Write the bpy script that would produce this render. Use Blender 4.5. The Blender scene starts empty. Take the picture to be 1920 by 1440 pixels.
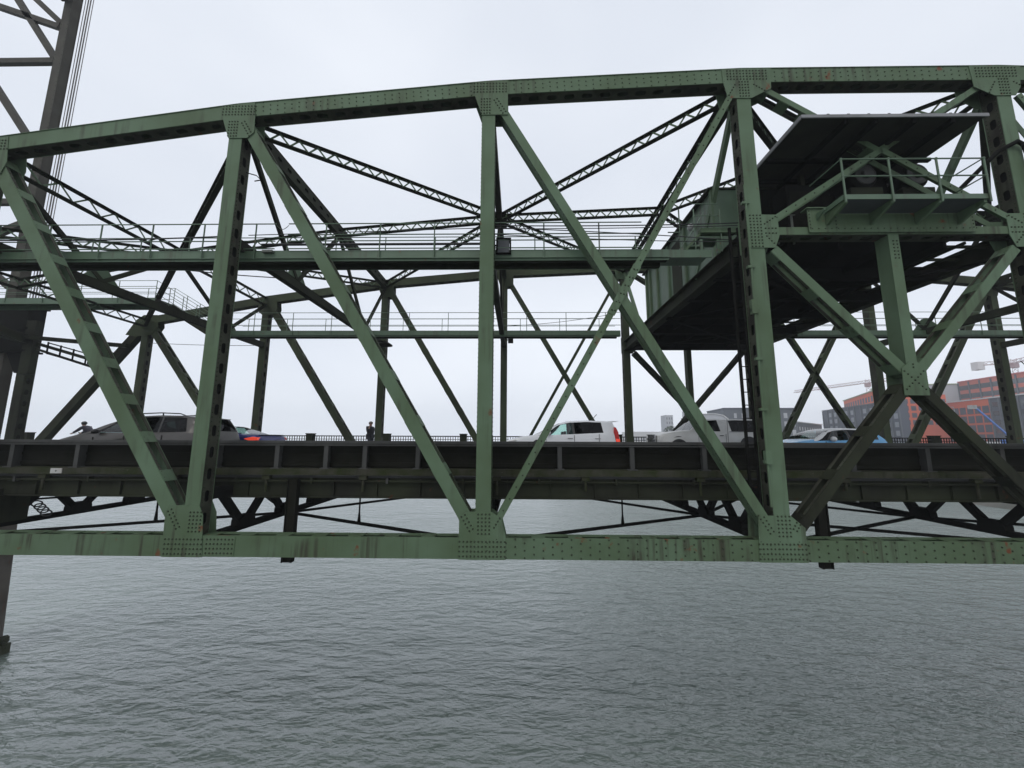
import bpy, math, random
import numpy as np
from mathutils import Vector, Matrix
from math import radians, sin, cos, pi, sqrt, atan2
random.seed(7)
S = bpy.context.scene
COL = S.collection

# ------------------------------------------------------------------ camera
cam = bpy.data.cameras.new('camera'); camo = bpy.data.objects.new('camera', cam); COL.objects.link(camo)
cam.sensor_width = 36; cam.lens = 36 * 720 / 1920; cam.clip_start = .1; cam.clip_end = 5000
camo.matrix_world = Matrix.Rotation(radians(.95), 4, 'Z') @ Matrix.Rotation(pi/2 + radians(8.11), 4, 'X') @ Matrix.Rotation(radians(.23), 4, 'Z')
S.camera = camo
# ------------------------------------------------------------------ light
S.view_settings.view_transform = 'Standard'; S.view_settings.look = 'None'; S.view_settings.gamma = 1
S.view_settings.exposure = .27
S.cycles.volume_bounces = 3; S.cycles.max_bounces = 10
SUN_EL, SUN_AZ = radians(48), radians(200)          # behind the camera, veiled by cloud
W = bpy.data.worlds.new('World'); S.world = W; W.use_nodes = True
nt = W.node_tree; nt.nodes.clear()
def wn(t, **k):
    n = nt.nodes.new(t)
    for a, b in k.items(): setattr(n, a, b)
    return n
sky = wn('ShaderNodeTexSky', sky_type='NISHITA', sun_disc=False, sun_elevation=SUN_EL, sun_rotation=SUN_AZ, dust_density=4)
tc = wn('ShaderNodeTexCoord')
noise = wn('ShaderNodeTexNoise'); noise.inputs['Scale'].default_value = 1.3; noise.inputs['Detail'].default_value = 3; noise.inputs['Roughness'].default_value = .45
mp = wn('ShaderNodeMapping'); mp.inputs['Scale'].default_value = (1, 1, 2.2)
ramp = wn('ShaderNodeValToRGB')
ramp.color_ramp.elements[0].position = .34; ramp.color_ramp.elements[0].color = (6.35, 6.8, 7.6, 1)
ramp.color_ramp.elements[1].position = .68; ramp.color_ramp.elements[1].color = (7.75, 8.12, 8.75, 1)
mix = wn('ShaderNodeMix', data_type='RGBA'); mix.inputs['Factor'].default_value = .93      # cloud deck over the clear sky
bg = wn('ShaderNodeBackground'); bg.inputs['Strength'].default_value = .1
out = wn('ShaderNodeOutputWorld')
L = nt.links.new
sep = wn('ShaderNodeSeparateXYZ'); mrz = wn('ShaderNodeMapRange'); mrz.inputs['From Min'].default_value = 0; mrz.inputs['From Max'].default_value = .45; mrz.inputs['To Min'].default_value = 1.10; mrz.inputs['To Max'].default_value = 1.0
vm = wn('ShaderNodeVectorMath', operation='SCALE'); L(tc.outputs['Generated'], sep.inputs[0]); L(sep.outputs['Z'], mrz.inputs['Value']); L(mrz.outputs[0], vm.inputs['Scale'])
L(tc.outputs['Generated'], mp.inputs['Vector']); L(mp.outputs[0], noise.inputs['Vector']); L(noise.outputs['Fac'], ramp.inputs[0])
L(sky.outputs[0], mix.inputs['A']); L(ramp.outputs[0], vm.inputs[0]); L(vm.outputs[0], mix.inputs['B']); L(mix.outputs['Result'], bg.inputs[0]); L(bg.outputs[0], out.inputs[0])
sl = bpy.data.lights.new('sun', 'SUN'); sl.energy = .6; sl.angle = radians(25); sl.color = (1, .97, .92)
so = bpy.data.objects.new('sun', sl); COL.objects.link(so)
sd = Vector((sin(SUN_AZ)*cos(SUN_EL), cos(SUN_AZ)*cos(SUN_EL), sin(SUN_EL)))
so.rotation_euler = sd.to_track_quat('Z', 'Y').to_euler()

# ------------------------------------------------------------------ materials
def mat(name, col, rough=.6, metal=0, var=None, vscale=1.5, spots=None, sscale=3, sthr=.62, streak=None, bump=0, bscale=20, spec=.5, emit=None, alpha=None, trans=0, streakstr=.6):
    m = bpy.data.materials.new(name); m.use_nodes = True; n = m.node_tree; p = n.nodes['Principled BSDF']
    p.inputs['Base Color'].default_value = (*col, 1); p.inputs['Roughness'].default_value = rough; p.inputs['Metallic'].default_value = metal
    p.inputs['Specular IOR Level'].default_value = spec
    if trans: p.inputs['Transmission Weight'].default_value = trans
    if emit: p.inputs['Emission Color'].default_value = (*emit[0], 1); p.inputs['Emission Strength'].default_value = emit[1]
    geo = n.nodes.new('ShaderNodeNewGeometry')
    cur = None
    def mixn(a, b, fac):
        x = n.nodes.new('ShaderNodeMix'); x.data_type = 'RGBA'
        if isinstance(a, tuple): x.inputs['A'].default_value = (*a, 1)
        else: n.links.new(a, x.inputs['A'])
        x.inputs['B'].default_value = (*b, 1); n.links.new(fac, x.inputs['Factor']); return x.outputs['Result']
    def nz(scale, vec=None, det=4, lo=.4, hi=.6, mx=1.0):
        t = n.nodes.new('ShaderNodeTexNoise'); t.inputs['Scale'].default_value = scale; t.inputs['Detail'].default_value = det
        n.links.new(vec or geo.outputs['Position'], t.inputs['Vector'])
        r = n.nodes.new('ShaderNodeMapRange'); r.inputs['From Min'].default_value = lo; r.inputs['From Max'].default_value = hi; r.inputs['To Max'].default_value = mx
        n.links.new(t.outputs['Fac'], r.inputs['Value']); return r.outputs[0]
    cur = col
    if var: cur = mixn(cur, var, nz(vscale, lo=.35, hi=.68))
    if streak:
        mpp = n.nodes.new('ShaderNodeMapping'); mpp.inputs['Scale'].default_value = (8, 8, .4)
        n.links.new(geo.outputs['Position'], mpp.inputs['Vector'])
        mm_ = n.nodes.new('ShaderNodeMath'); mm_.operation = 'MULTIPLY'; n.links.new(nz(1.0, mpp.outputs[0], 6, .50, .68, streakstr), mm_.inputs[0]); n.links.new(nz(.8, None, 3, .46, .58), mm_.inputs[1])
        cur = mixn(cur, streak, mm_.outputs[0])
    if spots: cur = mixn(cur, spots, nz(sscale, None, 8, sthr, sthr + .07))
    if not isinstance(cur, tuple): n.links.new(cur, p.inputs['Base Color'])
    if bump:
        t = n.nodes.new('ShaderNodeTexNoise'); t.inputs['Scale'].default_value = bscale; t.inputs['Detail'].default_value = 4
        n.links.new(geo.outputs['Position'], t.inputs['Vector'])
        b = n.nodes.new('ShaderNodeBump'); b.inputs['Strength'].default_value = bump; b.inputs['Distance'].default_value = .02
        n.links.new(t.outputs['Fac'], b.inputs['Height']); n.links.new(b.outputs[0], p.inputs['Normal'])
    return m
M = dict(
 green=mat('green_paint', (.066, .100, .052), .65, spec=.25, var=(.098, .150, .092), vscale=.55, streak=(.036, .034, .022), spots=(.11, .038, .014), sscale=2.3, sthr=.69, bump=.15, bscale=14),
 greenc=mat('green_paint_stained', (.066, .100, .052), .65, spec=.25, var=(.090, .136, .082), vscale=.7, streak=(.032, .028, .018), streakstr=.85, spots=(.12, .038, .014), sscale=3.1, sthr=.64, bump=.15, bscale=14),
 dirty=mat('grimy_green_steel', (.026, .030, .017), .75, var=(.014, .014, .010), vscale=.8, spec=.12, streak=(.009, .009, .006), spots=(.06, .022, .010), sscale=3, sthr=.68),
 teal=mat('fresh_green_paint', (.075, .125, .075), .5, var=(.055, .095, .055), streak=(.045, .036, .02), spots=(.11, .04, .014), sscale=3, sthr=.68),
 black=mat('grimed_and_shade_dark_steel', (.009, .009, .008), .9, spec=.08, var=(.007, .007, .006)),  # also blackens the added filler in the posts as hole shade
 rail=mat('grey_painted_steel', (.055, .055, .052), .7, spec=.25, var=(.038, .038, .036), streak=(.02, .02, .017)),
 panel=mat('weathered_dark_panel', (.012, .012, .009), .9, var=(.008, .008, .005), streak=(.006, .008, .004), spec=.12),
 moss=mat('mossy_concrete', (.045, .043, .033), .95, spec=.12, var=(.022, .028, .010), vscale=3, streak=(.012, .014, .007), spots=(.10, .095, .075), sscale=9, sthr=.7, bump=.6, bscale=25),
 wire=mat('black_cable', (.012, .012, .013), .6),
 cable=mat('wire_rope', (.10, .09, .085), .6, metal=.4),
 galv=mat('galvanised_pipe', (.13, .15, .13), .6, var=(.06, .065, .05), streak=(.05,.04,.03)),
 sheet=mat('grey_sheet_metal', (.06, .065, .07), .7, var=(.045, .05, .055)),
 edge=mat('aluminium_edge', (.42, .42, .42), .55, var=(.3, .3, .29)),
 tower=mat('tower_steel', (.055, .052, .040), .7, spec=.2, var=(.04, .035, .028), vscale=1.3, streak=(.035, .025, .018)),
 asphalt=mat('asphalt', (.05, .05, .05), .9, var=(.035, .035, .035), bump=.3, bscale=60),
 walk=mat('sidewalk_concrete', (.25, .25, .23), .9, var=(.18, .18, .16)),
 glass=mat('car_glass', (.012, .016, .016), .04, spec=1.0),
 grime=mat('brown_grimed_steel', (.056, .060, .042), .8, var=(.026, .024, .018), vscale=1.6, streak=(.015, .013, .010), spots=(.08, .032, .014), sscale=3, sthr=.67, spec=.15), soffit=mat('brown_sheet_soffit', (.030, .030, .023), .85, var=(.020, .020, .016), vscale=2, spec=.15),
 rivet=mat('shadow_dark_rivets', (.030, .040, .022), .7, spec=.2), patina=mat('grimed_green_paint', (.045, .060, .030), .72, var=(.028, .034, .018), vscale=.7, streak=(.018, .016, .010), spots=(.08, .03, .012), sscale=2.6, sthr=.68, spec=.2),  # rivets: dark tone stands in for the shadow under each head
 roofedge=mat('dull_roof_edge', (.20, .20, .205), .6, var=(.13, .13, .13)), craneg=mat('faded_crane_red', (.42, .30, .31), .7),
 tyre=mat('tyre_rubber', (.02, .02, .02), .8), rim=mat('alloy_rim', (.4, .4, .42), .3, metal=.9),
 white=mat('white_car_paint', (.78, .79, .80), .25, var=(.72, .73, .74)), cream=mat('white_truck_paint', (.66, .66, .64), .35, var=(.56, .56, .53)),
 taupe=mat('grey_brown_car_paint', (.070, .065, .059), .22, metal=.15), blue=mat('dark_blue_car_paint', (.012, .018, .12), .2, metal=.25),
 sky=mat('light_blue_car_paint', (.16, .44, .75), .25), redl=mat('red_lamp', (.55, .015, .012), .2), brake=mat('lit_brake_lamp', (.8, .05, .03), .2, emit=((1, .10, .05), .35)),
 lamp=mat('headlamp_lens', (.62, .62, .60), .12, spec=1), trim=mat('black_trim', (.02, .02, .02), .5),
 chrome=mat('chrome', (.6, .6, .6), .15, metal=1),
 skin=mat('skin', (.42, .26, .19), .6), jacket=mat('black_jacket', (.014, .014, .017), .85), jeans=mat('dark_trousers', (.02, .022, .03), .9),
 hair=mat('grey_hair', (.16, .14, .12), .8), purple=mat('plum_jacket', (.035, .03, .045), .8), helmet=mat('dark_helmet', (.02, .022, .024), .4),
 orange=mat('orange_cladding', (.66, .115, .03), .8, var=(.55, .095, .04), vscale=.05), pink=mat('salmon_cladding', (.5, .13, .09), .8),
 navy=mat('dark_blue_grey_cladding', (.055, .065, .09), .7, var=(.04, .05, .07), vscale=.06), gcl=mat('grey_cladding', (.10, .11, .125), .8, var=(.085, .095, .11), vscale=.05),
 mgrey=mat('dusty_window', (.22, .24, .27), .4), lgrey=mat('pale_cladding', (.40, .41, .43), .8), gcop=mat('pale_green_cladding', (.30, .36, .22), .8), bglass=mat('window_glass', (.03, .04, .05), .15, spec=1),
 white2=mat('white_wall', (.6, .6, .6), .8), craned=mat('crane_red', (.45, .10, .10), .6), boomb=mat('boom_blue', (.05, .17, .55), .4),
 stone=mat('river_bank', (.09, .085, .07), .95, var=(.04, .045, .03), vscale=.3, bump=1, bscale=2), foliage=mat('foliage', (.05, .07, .035), .9, var=(.035, .05, .025)),
 pier=mat('pier_concrete', (.11, .095, .08), .9, var=(.06, .05, .04), vscale=.8, streak=(.13, .05, .025), bump=.5, bscale=6),
 pierm=mat('pier_weed', (.03, .035, .015), .95, bump=.8, bscale=8),
 plate=mat('white_plate', (.42, .42, .40), .7, var=(.3, .27, .24), vscale=4),
 tan=mat('tan_wall', (.33, .27, .2), .9),
)

# ------------------------------------------------------------------ mesh helpers
class MB:
    def __init__(s): s.v = []; s.f = []; s.mi = []; s.cur = 0
    def add(s, vs, fs):
        o = len(s.v); s.v += [tuple(map(float, p)) for p in vs]; s.f += [tuple(i + o for i in f) for f in fs]; s.mi += [s.cur]*len(fs)
    def box(s, x0, x1, y0, y1, z0, z1):
        s.add([(x0,y0,z0),(x1,y0,z0),(x1,y1,z0),(x0,y1,z0),(x0,y0,z1),(x1,y0,z1),(x1,y1,z1),(x0,y1,z1)],
              [(0,3,2,1),(4,5,6,7),(0,1,5,4),(1,2,6,5),(2,3,7,6),(3,0,4,7)])
    def obox(s, p0, p1, ref, s0, s1, t0, t1):
        """box along p0->p1; s = axis x ref, t ~ ref"""
        p0 = Vector(p0); p1 = Vector(p1); a = (p1-p0).normalized(); sv = a.cross(Vector(ref)).normalized(); tv = sv.cross(a).normalized()
        vs = []
        for p in (p0, p1):
            for (u, w) in ((s0,t0),(s1,t0),(s1,t1),(s0,t1)): vs.append(p + sv*u + tv*w)
        s.add(vs, [(0,1,2,3),(7,6,5,4),(0,4,5,1),(1,5,6,2),(2,6,7,3),(3,7,4,0)])
    def bar(s, p0, p1, w, h=None, ref=(0,0,1)):
        h = h or w
        s.obox(p0, p1, ref, -w/2, w/2, -h/2, h/2)
    def tube(s, pts, r, n=8, r1=None):
        P = [Vector(p) for p in pts]; rings = []
        for i, p in enumerate(P):
            d = (P[min(i+1, len(P)-1)] - P[max(i-1, 0)]).normalized()
            u = d.orthogonal().normalized() if i == 0 else (rings_u - d*rings_u.dot(d)).normalized()
            rings_u = u; w = d.cross(u); rr = r if r1 is None else r + (r1-r)*i/(len(P)-1)
            rings.append([p + (u*cos(2*pi*k/n) + w*sin(2*pi*k/n))*rr for k in range(n)])
        vs = [q for g in rings for q in g]; fs = []
        for i in range(len(P)-1):
            for k in range(n): fs.append((i*n+k, i*n+(k+1)%n, (i+1)*n+(k+1)%n, (i+1)*n+k))
        fs.append(tuple(range(n))[::-1]); fs.append(tuple((len(P)-1)*n+k for k in range(n))); s.add(vs, fs)
    def prism(s, poly, y0, y1, ax='y'):
        """polygon in xz extruded along y (or other axis)"""
        n = len(poly)
        def P(a, b, c): return (a, c, b) if ax == 'y' else ((c, a, b) if ax == 'x' else (a, b, c))
        vs = [P(a, b, y0) for a, b in poly] + [P(a, b, y1) for a, b in poly]
        s.add(vs, [tuple(range(n)), tuple(range(n, 2*n))[::-1]] + [(i, i+n, (i+1)%n+n, (i+1)%n) for i in range(n)])
    def lathe(s, prof, c, n=20, axis='z'):
        vs = []; 
        for r, h in prof:
            for k in range(n):
                a = 2*pi*k/n; x, y = r*cos(a), r*sin(a)
                vs.append((c[0]+x, c[1]+y, c[2]+h) if axis == 'z' else ((c[0]+x, c[1]+h, c[2]+y) if axis == 'y' else (c[0]+h, c[1]+x, c[2]+y)))
        fs = []
        for i in range(len(prof)-1):
            for k in range(n): fs.append((i*n+k, i*n+(k+1)%n, (i+1)*n+(k+1)%n, (i+1)*n+k))
        fs.append(tuple(range(n))); fs.append(tuple((len(prof)-1)*n+k for k in range(n))); s.add(vs, fs)
    def perf(s, p0, p1, v, w, nrm, spacing, hl, hw, th=.015):
        """plate from p0 to p1 (centre line) of width w along v, thickness th along nrm, with a row of oval holes"""
        p0 = Vector(p0); p1 = Vector(p1); Lg = (p1-p0).length; a = (p1-p0)/Lg; v = Vector(v); v = (v - a*v.dot(a)).normalized(); nrm = a.cross(v)*(1 if a.cross(v).dot(Vector(nrm)) > 0 else -1)
        n = max(1, round(Lg/spacing)); c = Lg/n; K = 16; hole = []; rect = []
        for k in range(K):
            t = 2*pi*(k+.5)/K; cx, cy = cos(t), sin(t)
            r_ = hw/2; st = (hl-hw)/2
            hole.append((cx*r_ + (st if cx > 0 else -st), cy*r_))
            m = max(abs(cx)/(c/2), abs(cy)/(w/2)); rect.append([cx/m, cy/m])
        for k in range(K):   # snap to corners
            t = 2*pi*(k+.5)/K
        for sx in (1, -1):
            for sy in (1, -1):
                b = min(range(K), key=lambda k: (rect[k][0]-sx*c/2)**2 + (rect[k][1]-sy*w/2)**2); rect[b] = [sx*c/2, sy*w/2]
        for i in range(n):
            o = p0 + a*(c*(i+.5)); vs = []
            for d in (0, th):
                for pl in (rect, hole):
                    for (x, y) in pl: vs.append(o + a*x + v*y + nrm*d)
            fs = []
            for k in range(K):
                q = (k+1) % K
                fs += [(k, q, K+q, K+k), (2*K+k, 3*K+k, 3*K+q, 2*K+q), (K+k, K+q, 3*K+q, 3*K+k), (k, 2*K+k, 2*K+q, q)]
            s.add(vs, fs)
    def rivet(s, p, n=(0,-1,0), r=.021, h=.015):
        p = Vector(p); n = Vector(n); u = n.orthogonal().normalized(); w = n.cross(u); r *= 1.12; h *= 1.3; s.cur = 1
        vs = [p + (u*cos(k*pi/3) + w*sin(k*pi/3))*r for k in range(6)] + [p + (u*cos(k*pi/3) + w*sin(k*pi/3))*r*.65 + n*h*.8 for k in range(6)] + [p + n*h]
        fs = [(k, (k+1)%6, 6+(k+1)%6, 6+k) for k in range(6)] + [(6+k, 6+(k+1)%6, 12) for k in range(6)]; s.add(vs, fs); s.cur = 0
    def ico(s, c, r, seed=0, jit=.0, sc=(1,1,1), seg=10, rings=7):
        rnd = random.Random(seed); vs = [(c[0], c[1], c[2]-r*sc[2])]
        for i in range(1, rings):
            ph = -pi/2 + pi*i/rings
            for k in range(seg):
                q = r*(1 + rnd.uniform(-jit, jit)); vs.append((c[0]+q*cos(ph)*cos(2*pi*k/seg)*sc[0], c[1]+q*cos(ph)*sin(2*pi*k/seg)*sc[1], c[2]+q*sin(ph)*sc[2]))
        vs.append((c[0], c[1], c[2]+r*sc[2])); fs = [(0, 1+(k+1)%seg, 1+k) for k in range(seg)]
        for i in range(rings-2):
            for k in range(seg): fs.append((1+i*seg+k, 1+i*seg+(k+1)%seg, 1+(i+1)*seg+(k+1)%seg, 1+(i+1)*seg+k))
        t = len(vs)-1; b = 1+(rings-2)*seg; fs += [(b+k, b+(k+1)%seg, t) for k in range(seg)]; s.add(vs, fs)
    def build(s, name, m, parent=None, smooth=False, bevel=0, loc=(0,0,0)):
        me = bpy.data.meshes.new(name); me.from_pydata(s.v, [], s.f); me.validate()
        ms = list(m) if isinstance(m, (list, tuple)) else [m]
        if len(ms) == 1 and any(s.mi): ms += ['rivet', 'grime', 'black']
        for x in ms: me.materials.append(M[x] if isinstance(x, str) else x)
        if len(ms) > 1:
            for p, i in zip(me.polygons, s.mi): p.material_index = i
        import bmesh
        b = bmesh.new(); b.from_mesh(me); bmesh.ops.recalc_face_normals(b, faces=b.faces); b.to_mesh(me); b.free()
        if smooth: me.shade_smooth(); me.set_sharp_from_angle(angle=radians(smooth if smooth > 1 else 40))
        o = bpy.data.objects.new(name, me); COL.objects.link(o); o.location = loc
        if parent: o.parent = parent
        if bevel:
            bm_ = o.modifiers.new('bevel', 'BEVEL'); bm_.width = bevel; bm_.segments = 2; bm_.limit_method = 'ANGLE'
        return o
def tag(o, label=None, cat=None, group=None, kind=None):
    for k, v in (('label', label), ('category', cat), ('group', group), ('kind', kind)):
        if v: o[k] = v
    return o
def thing(name, label, cat, loc=(0,0,0), rz=0, group=None, kind=None):
    o = bpy.data.objects.new(name, None); COL.objects.link(o); o.location = loc; o.rotation_euler.z = rz; return tag(o, label, cat, group, kind)
def sub(o, label): o['label'] = label; return o

# ------------------------------------------------------------------ water, river bank
def wave_mat():
    m = bpy.data.materials.new('river_water'); m.use_nodes = True; n = m.node_tree; p = n.nodes['Principled BSDF']
    p.inputs['Base Color'].default_value = (.155, .195, .175, 1); p.inputs['Roughness'].default_value = .08; p.inputs['IOR'].default_value = 1.7
    geo = n.nodes.new('ShaderNodeNewGeometry')
    prev = None
    for (sx, sy, rot, sc, det, st, dist) in ((.4, 1.0, 8, .35, 2, .75, .6), (.42, 1.0, 16, 1.55, 3, .95, .44), (.5, 1, -10, 4.6, 3, .9, .15), (.6, 1, 12, 12, 2, .6, .03)):
        mpn = n.nodes.new('ShaderNodeMapping'); mpn.inputs['Scale'].default_value = (sx, sy, 1); mpn.inputs['Rotation'].default_value = (0, 0, radians(rot))
        n.links.new(geo.outputs['Position'], mpn.inputs['Vector'])
        t = n.nodes.new('ShaderNodeTexNoise'); t.inputs['Scale'].default_value = sc; t.inputs['Detail'].default_value = det; t.inputs['Roughness'].default_value = .5; t.inputs['Distortion'].default_value = .4
        n.links.new(mpn.outputs[0], t.inputs['Vector'])
        b = n.nodes.new('ShaderNodeBump'); b.inputs['Strength'].default_value = st; b.inputs['Distance'].default_value = dist
        n.links.new(t.outputs['Fac'], b.inputs['Height'])
        if prev: n.links.new(prev, b.inputs['Normal'])
        if sc > 1:
            g = n.nodes.new('ShaderNodeTexNoise'); g.inputs['Scale'].default_value = .07; g.inputs['Detail'].default_value = 3; n.links.new(mpn.outputs[0], g.inputs['Vector'])
            gr_ = n.nodes.new('ShaderNodeMapRange'); gr_.inputs['From Min'].default_value = .35; gr_.inputs['From Max'].default_value = .65; gr_.inputs['To Min'].default_value = st*.75; gr_.inputs['To Max'].default_value = st*1.2
            n.links.new(g.outputs['Fac'], gr_.inputs['Value']); n.links.new(gr_.outputs[0], b.inputs['Strength'])
        prev = b.outputs[0]
    n.links.new(prev, p.inputs['Normal'])
    return m
WZ = -11.5
mb = MB(); mb.add([(-900,-60,WZ),(900,-60,WZ),(900,640,WZ),(-900,640,WZ)], [(0,1,2,3)])
w = mb.build('water', wave_mat()); tag(w, 'grey rippled river water under the bridge', None, kind='structure')
# far bank on the right
mb = MB(); xs = [40, 48, 60, 68, 76, 79, 81, 82, 83, 84, 86, 92, 105]; ys = [600, 300, 190, 130, 98, 86, 77, 71, 65, 58, 48, 25, -20]
vs = []; rows = [(0, -.6), (2.5, .8), (7, 3.2), (14, 5.5), (760, 5.6)]
for i, x in enumerate(xs):
    for j, (dy, dz) in enumerate(rows): vs.append((x + dy + random.uniform(-.8, .8)*(j < 4), ys[i] + dy*.2 + random.uniform(-.6, .6)*(j < 4), WZ + dz))
fs = []
for i in range(len(xs)-1):
    for j in range(4): fs.append((i*5+j, (i+1)*5+j, (i+1)*5+j+1, i*5+j+1))
mb.add(vs, fs); tag(mb.build('ground', 'stone'), 'dark rocky river bank on the far right shore', None, kind='structure')

# ------------------------------------------------------------------ truss span
PAN = 6.74; X0 = -.8
def KX(k): return X0 + PAN*k
HT = {-4: -2.45, -3: 6.5, -2: 7.74, -1: 8.70, 0: 9.31, 1: 9.61, 2: 9.61, 3: 9.31, 4: 8.70, 5: 7.74, 6: 6.5, 7: -2.45}
ZB = -2.45; D = .38
def mirror(p): return [(2*KX(1.5)-x, z) for x, z in p]
bridge = thing('lift_bridge', 'green riveted steel through-truss bridge span crossing the whole picture above the river', 'bridge')
def part(mbx, name, m, lab=None, **k):
    o = mbx.build(name, m, bridge, **k)
    if lab: sub(o, lab)
    return o
def inside(poly, x, z):
    c = False; n = len(poly)
    for i in range(n):
        (x1, z1), (x2, z2) = poly[i], poly[(i+1) % n]
        if (z1 > z) != (z2 > z) and x < (x2-x1)*(z-z1)/(z2-z1)+x1: c = not c
    return c
def rivgrid(mb, poly, y, angle, ox, oz, cols, rows, dx, dz):
    """rivet block centred at ox,oz turned by angle, clipped to the plate"""
    ca, sa = cos(angle), sin(angle)
    for i in range(cols):
        for j in range(rows):
            u = (i-(cols-1)/2)*dx; v = (j-(rows-1)/2)*dz; x = ox+u*ca-v*sa; z = oz+u*sa+v*ca
            if inside(poly, x, z): mb.rivet((x, y, z))
def vertical(yf, x, z0, z1, near, w=.35, style='perf'):
    mb = MB(); y1 = yf + D
    mb.box(x-w/2, x+w/2, yf+.006, yf+.024, z0, z1); mb.box(x-w/2, x+w/2, y1-.02, y1, z0, z1)
    for sg in (-1, 1):
        xs_ = x + sg*(w/2-.018)
        mb.cur = 2
        if style == 'perf': mb.perf((xs_, (yf+.024+y1-.02)/2, z0), (xs_, (yf+.024+y1-.02)/2, z1), (0,1,0), y1-.02-yf-.024, (sg,0,0), .50, .27, .14)
        else: mb.box(xs_-.006, xs_+.006, yf+.024, y1-.02, z0, z1)
        mb.cur = 0
    if style == 'perf': mb.cur = 3; mb.box(x-w/2+.06, x+w/2-.06, yf+.07, y1-.07, z0+.1, z1-.1); mb.cur = 0      # added filler box, black so the holes look deep in shade
    if near:
        n = int((z1-z0)/.11)
        for i in range(n):
            z = z0+(i+.5)*(z1-z0)/n
            for sg in (-1, 1):
                for yy in (yf+.07, y1-.06): mb.rivet((x+sg*(w/2-.003 if style != 'perf' else w/2-.003), yy, z), (sg,0,0), .017, .015)
    return mb
def diagonal(yf, a, b, w, style, near, off=.012, batten=1.15, trim=(.5,.5)):
    A = Vector((a[0], 0, a[1])); B = Vector((b[0], 0, b[1])); d = (B-A).normalized(); A = A + d*trim[0]; B = B - d*trim[1]
    if style == 'counter':
        mb = MB(); A.y = B.y = yf-.012; mb.obox(A, B, (0,1,0), -w/2, w/2, 0, .018); mb.obox(A+Vector((0,.018,0)), B+Vector((0,.018,0)), (0,1,0), -.012, .012, 0, .10)
        A.y = B.y = yf+D-.02; mb.obox(A, B, (0,1,0), -w/2, w/2, 0, .018)
        Lg = (B-A).length
        if near:
            for i in range(int(Lg/.3)):
                p = A + d*(i*.3+.2); p.y = yf-.012
                mb.rivet(p, (0,-1,0), .018, .014)
        return mb
    mb = MB(); A.y = B.y = yf+off
    mb.obox(A, B, (0,1,0), -w/2, w/2, 0, .018)
    mb.obox(A, B, (0,1,0), -w/2, w/2, D-off-.018-.01, D-off-.01)
    if style == 'solid':
        for sg in (-1, 1): mb.obox(A, B, (0,1,0), sg*(w/2-.03)-.008, sg*(w/2-.03)+.008, .018, D-off-.028)
    else:
        for sg in (-1, 1):
            mb.cur = 2
            mb.obox(A, B, (0,1,0), sg*(w/2-.008)-.007, sg*(w/2-.008)+.007, .018, .09)      # angle legs turned inwards
            mb.obox(A, B, (0,1,0), sg*(w/2-.008)-.007, sg*(w/2-.008)+.007, D-off-.028-.075, D-off-.028)
            mb.cur = 0; Lg = (B-A).length; n = max(2, round(Lg/batten))
            for i in range(n+1):
                c = A + d*(.16 + (Lg-.32)*i/n)
                mb.obox(c-d*.15, c+d*.15, (0,1,0), sg*(w/2+.006)-.005, sg*(w/2+.006)+.005, .012, D-off-.024)
    if near:
        Lg = (B-A).length; sv = d.cross(Vector((0,1,0)))
        n = int(Lg/.16)
        for i in range(n):
            for sg in (-1, 1):
                p = A + d*((i+.5)*Lg/n) + sv*(sg*w/2); p.y = yf+off+.05
                mb.rivet(p, sv*sg, .015, .012)
    return mb
def top_chord(yf, k, near, dots=True):
    xa, xb = KX(k), KX(k+1); za, zb = HT[k], HT[k+1]; h = .40; mb = MB()
    A = Vector((xa, yf, za)); B = Vector((xb, yf, zb)); d = (B-A).normalized(); up = Vector((-d.z, 0, d.x))
    mb.obox(A, B, (0,1,0), -h/2, h/2, 0, .02); mb.obox(A, B, (0,1,0), -h/2, h/2, D-.02, D)
    mb.obox(A, B, (0,1,0), h/2, h/2+.014, -.02, D+.02)
    c = A + Vector((0, D/2, 0)) - up*(h/2-.02); e = B + Vector((0, D/2, 0)) - up*(h/2-.02)
    mb.cur = 2; mb.perf(c, e, (0,1,0), D-.04, (0,0,-1), .49, .28, .15); mb.cur = 0
    if near and dots:
        Lg = (B-A).length; n = int(Lg/.19)
        for i in range(n):
            for j in range(3):
                t = (i+.5)/n*Lg; v = (-.13, 0, .13)[j] + (.06 if i % 2 else -.04)
                mb.rivet(A + d*t + up*v, (0,-1,0), .017, .014)
    return mb
def bottom_chord(yf, k, near, dots):
    xa, xb = KX(k), KX(k+1); mb = MB(); h = .46
    mb.box(xa, xb, yf, yf+.02, ZB-h/2, ZB+h/2); mb.box(xa, xb, yf+D-.02, yf+D, ZB-h/2, ZB+h/2)
    for yy in (yf+.02, yf+D-.02-.09): mb.box(xa, xb, yy, yy+.09, ZB+h/2-.03, ZB+h/2-.014)
    for yy in (yf+.02, yf+D-.02-.09): mb.box(xa, xb, yy, yy+.09, ZB-h/2+.014, ZB-h/2+.03)
    n = 8
    for i in range(n):
        c = xa + (i+.5)*PAN/n; mb.box(c-.16, c+.16, yf+.022, yf+D-.022, ZB+h/2-.014, ZB+h/2-.004); mb.box(c-.16, c+.16, yf+.022, yf+D-.022, ZB-h/2+.004, ZB-h/2+.014)
    if near and dots:
        n = int(PAN/.21)
        for i in range(n):
            for v in (-.16, 0, .16):
                z = ZB + v + (.04 if i % 2 else -.04); mb.rivet((xa+(i+.5)*PAN/n, yf, z), (0,-1,0), .02, .016)
    return mb
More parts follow.
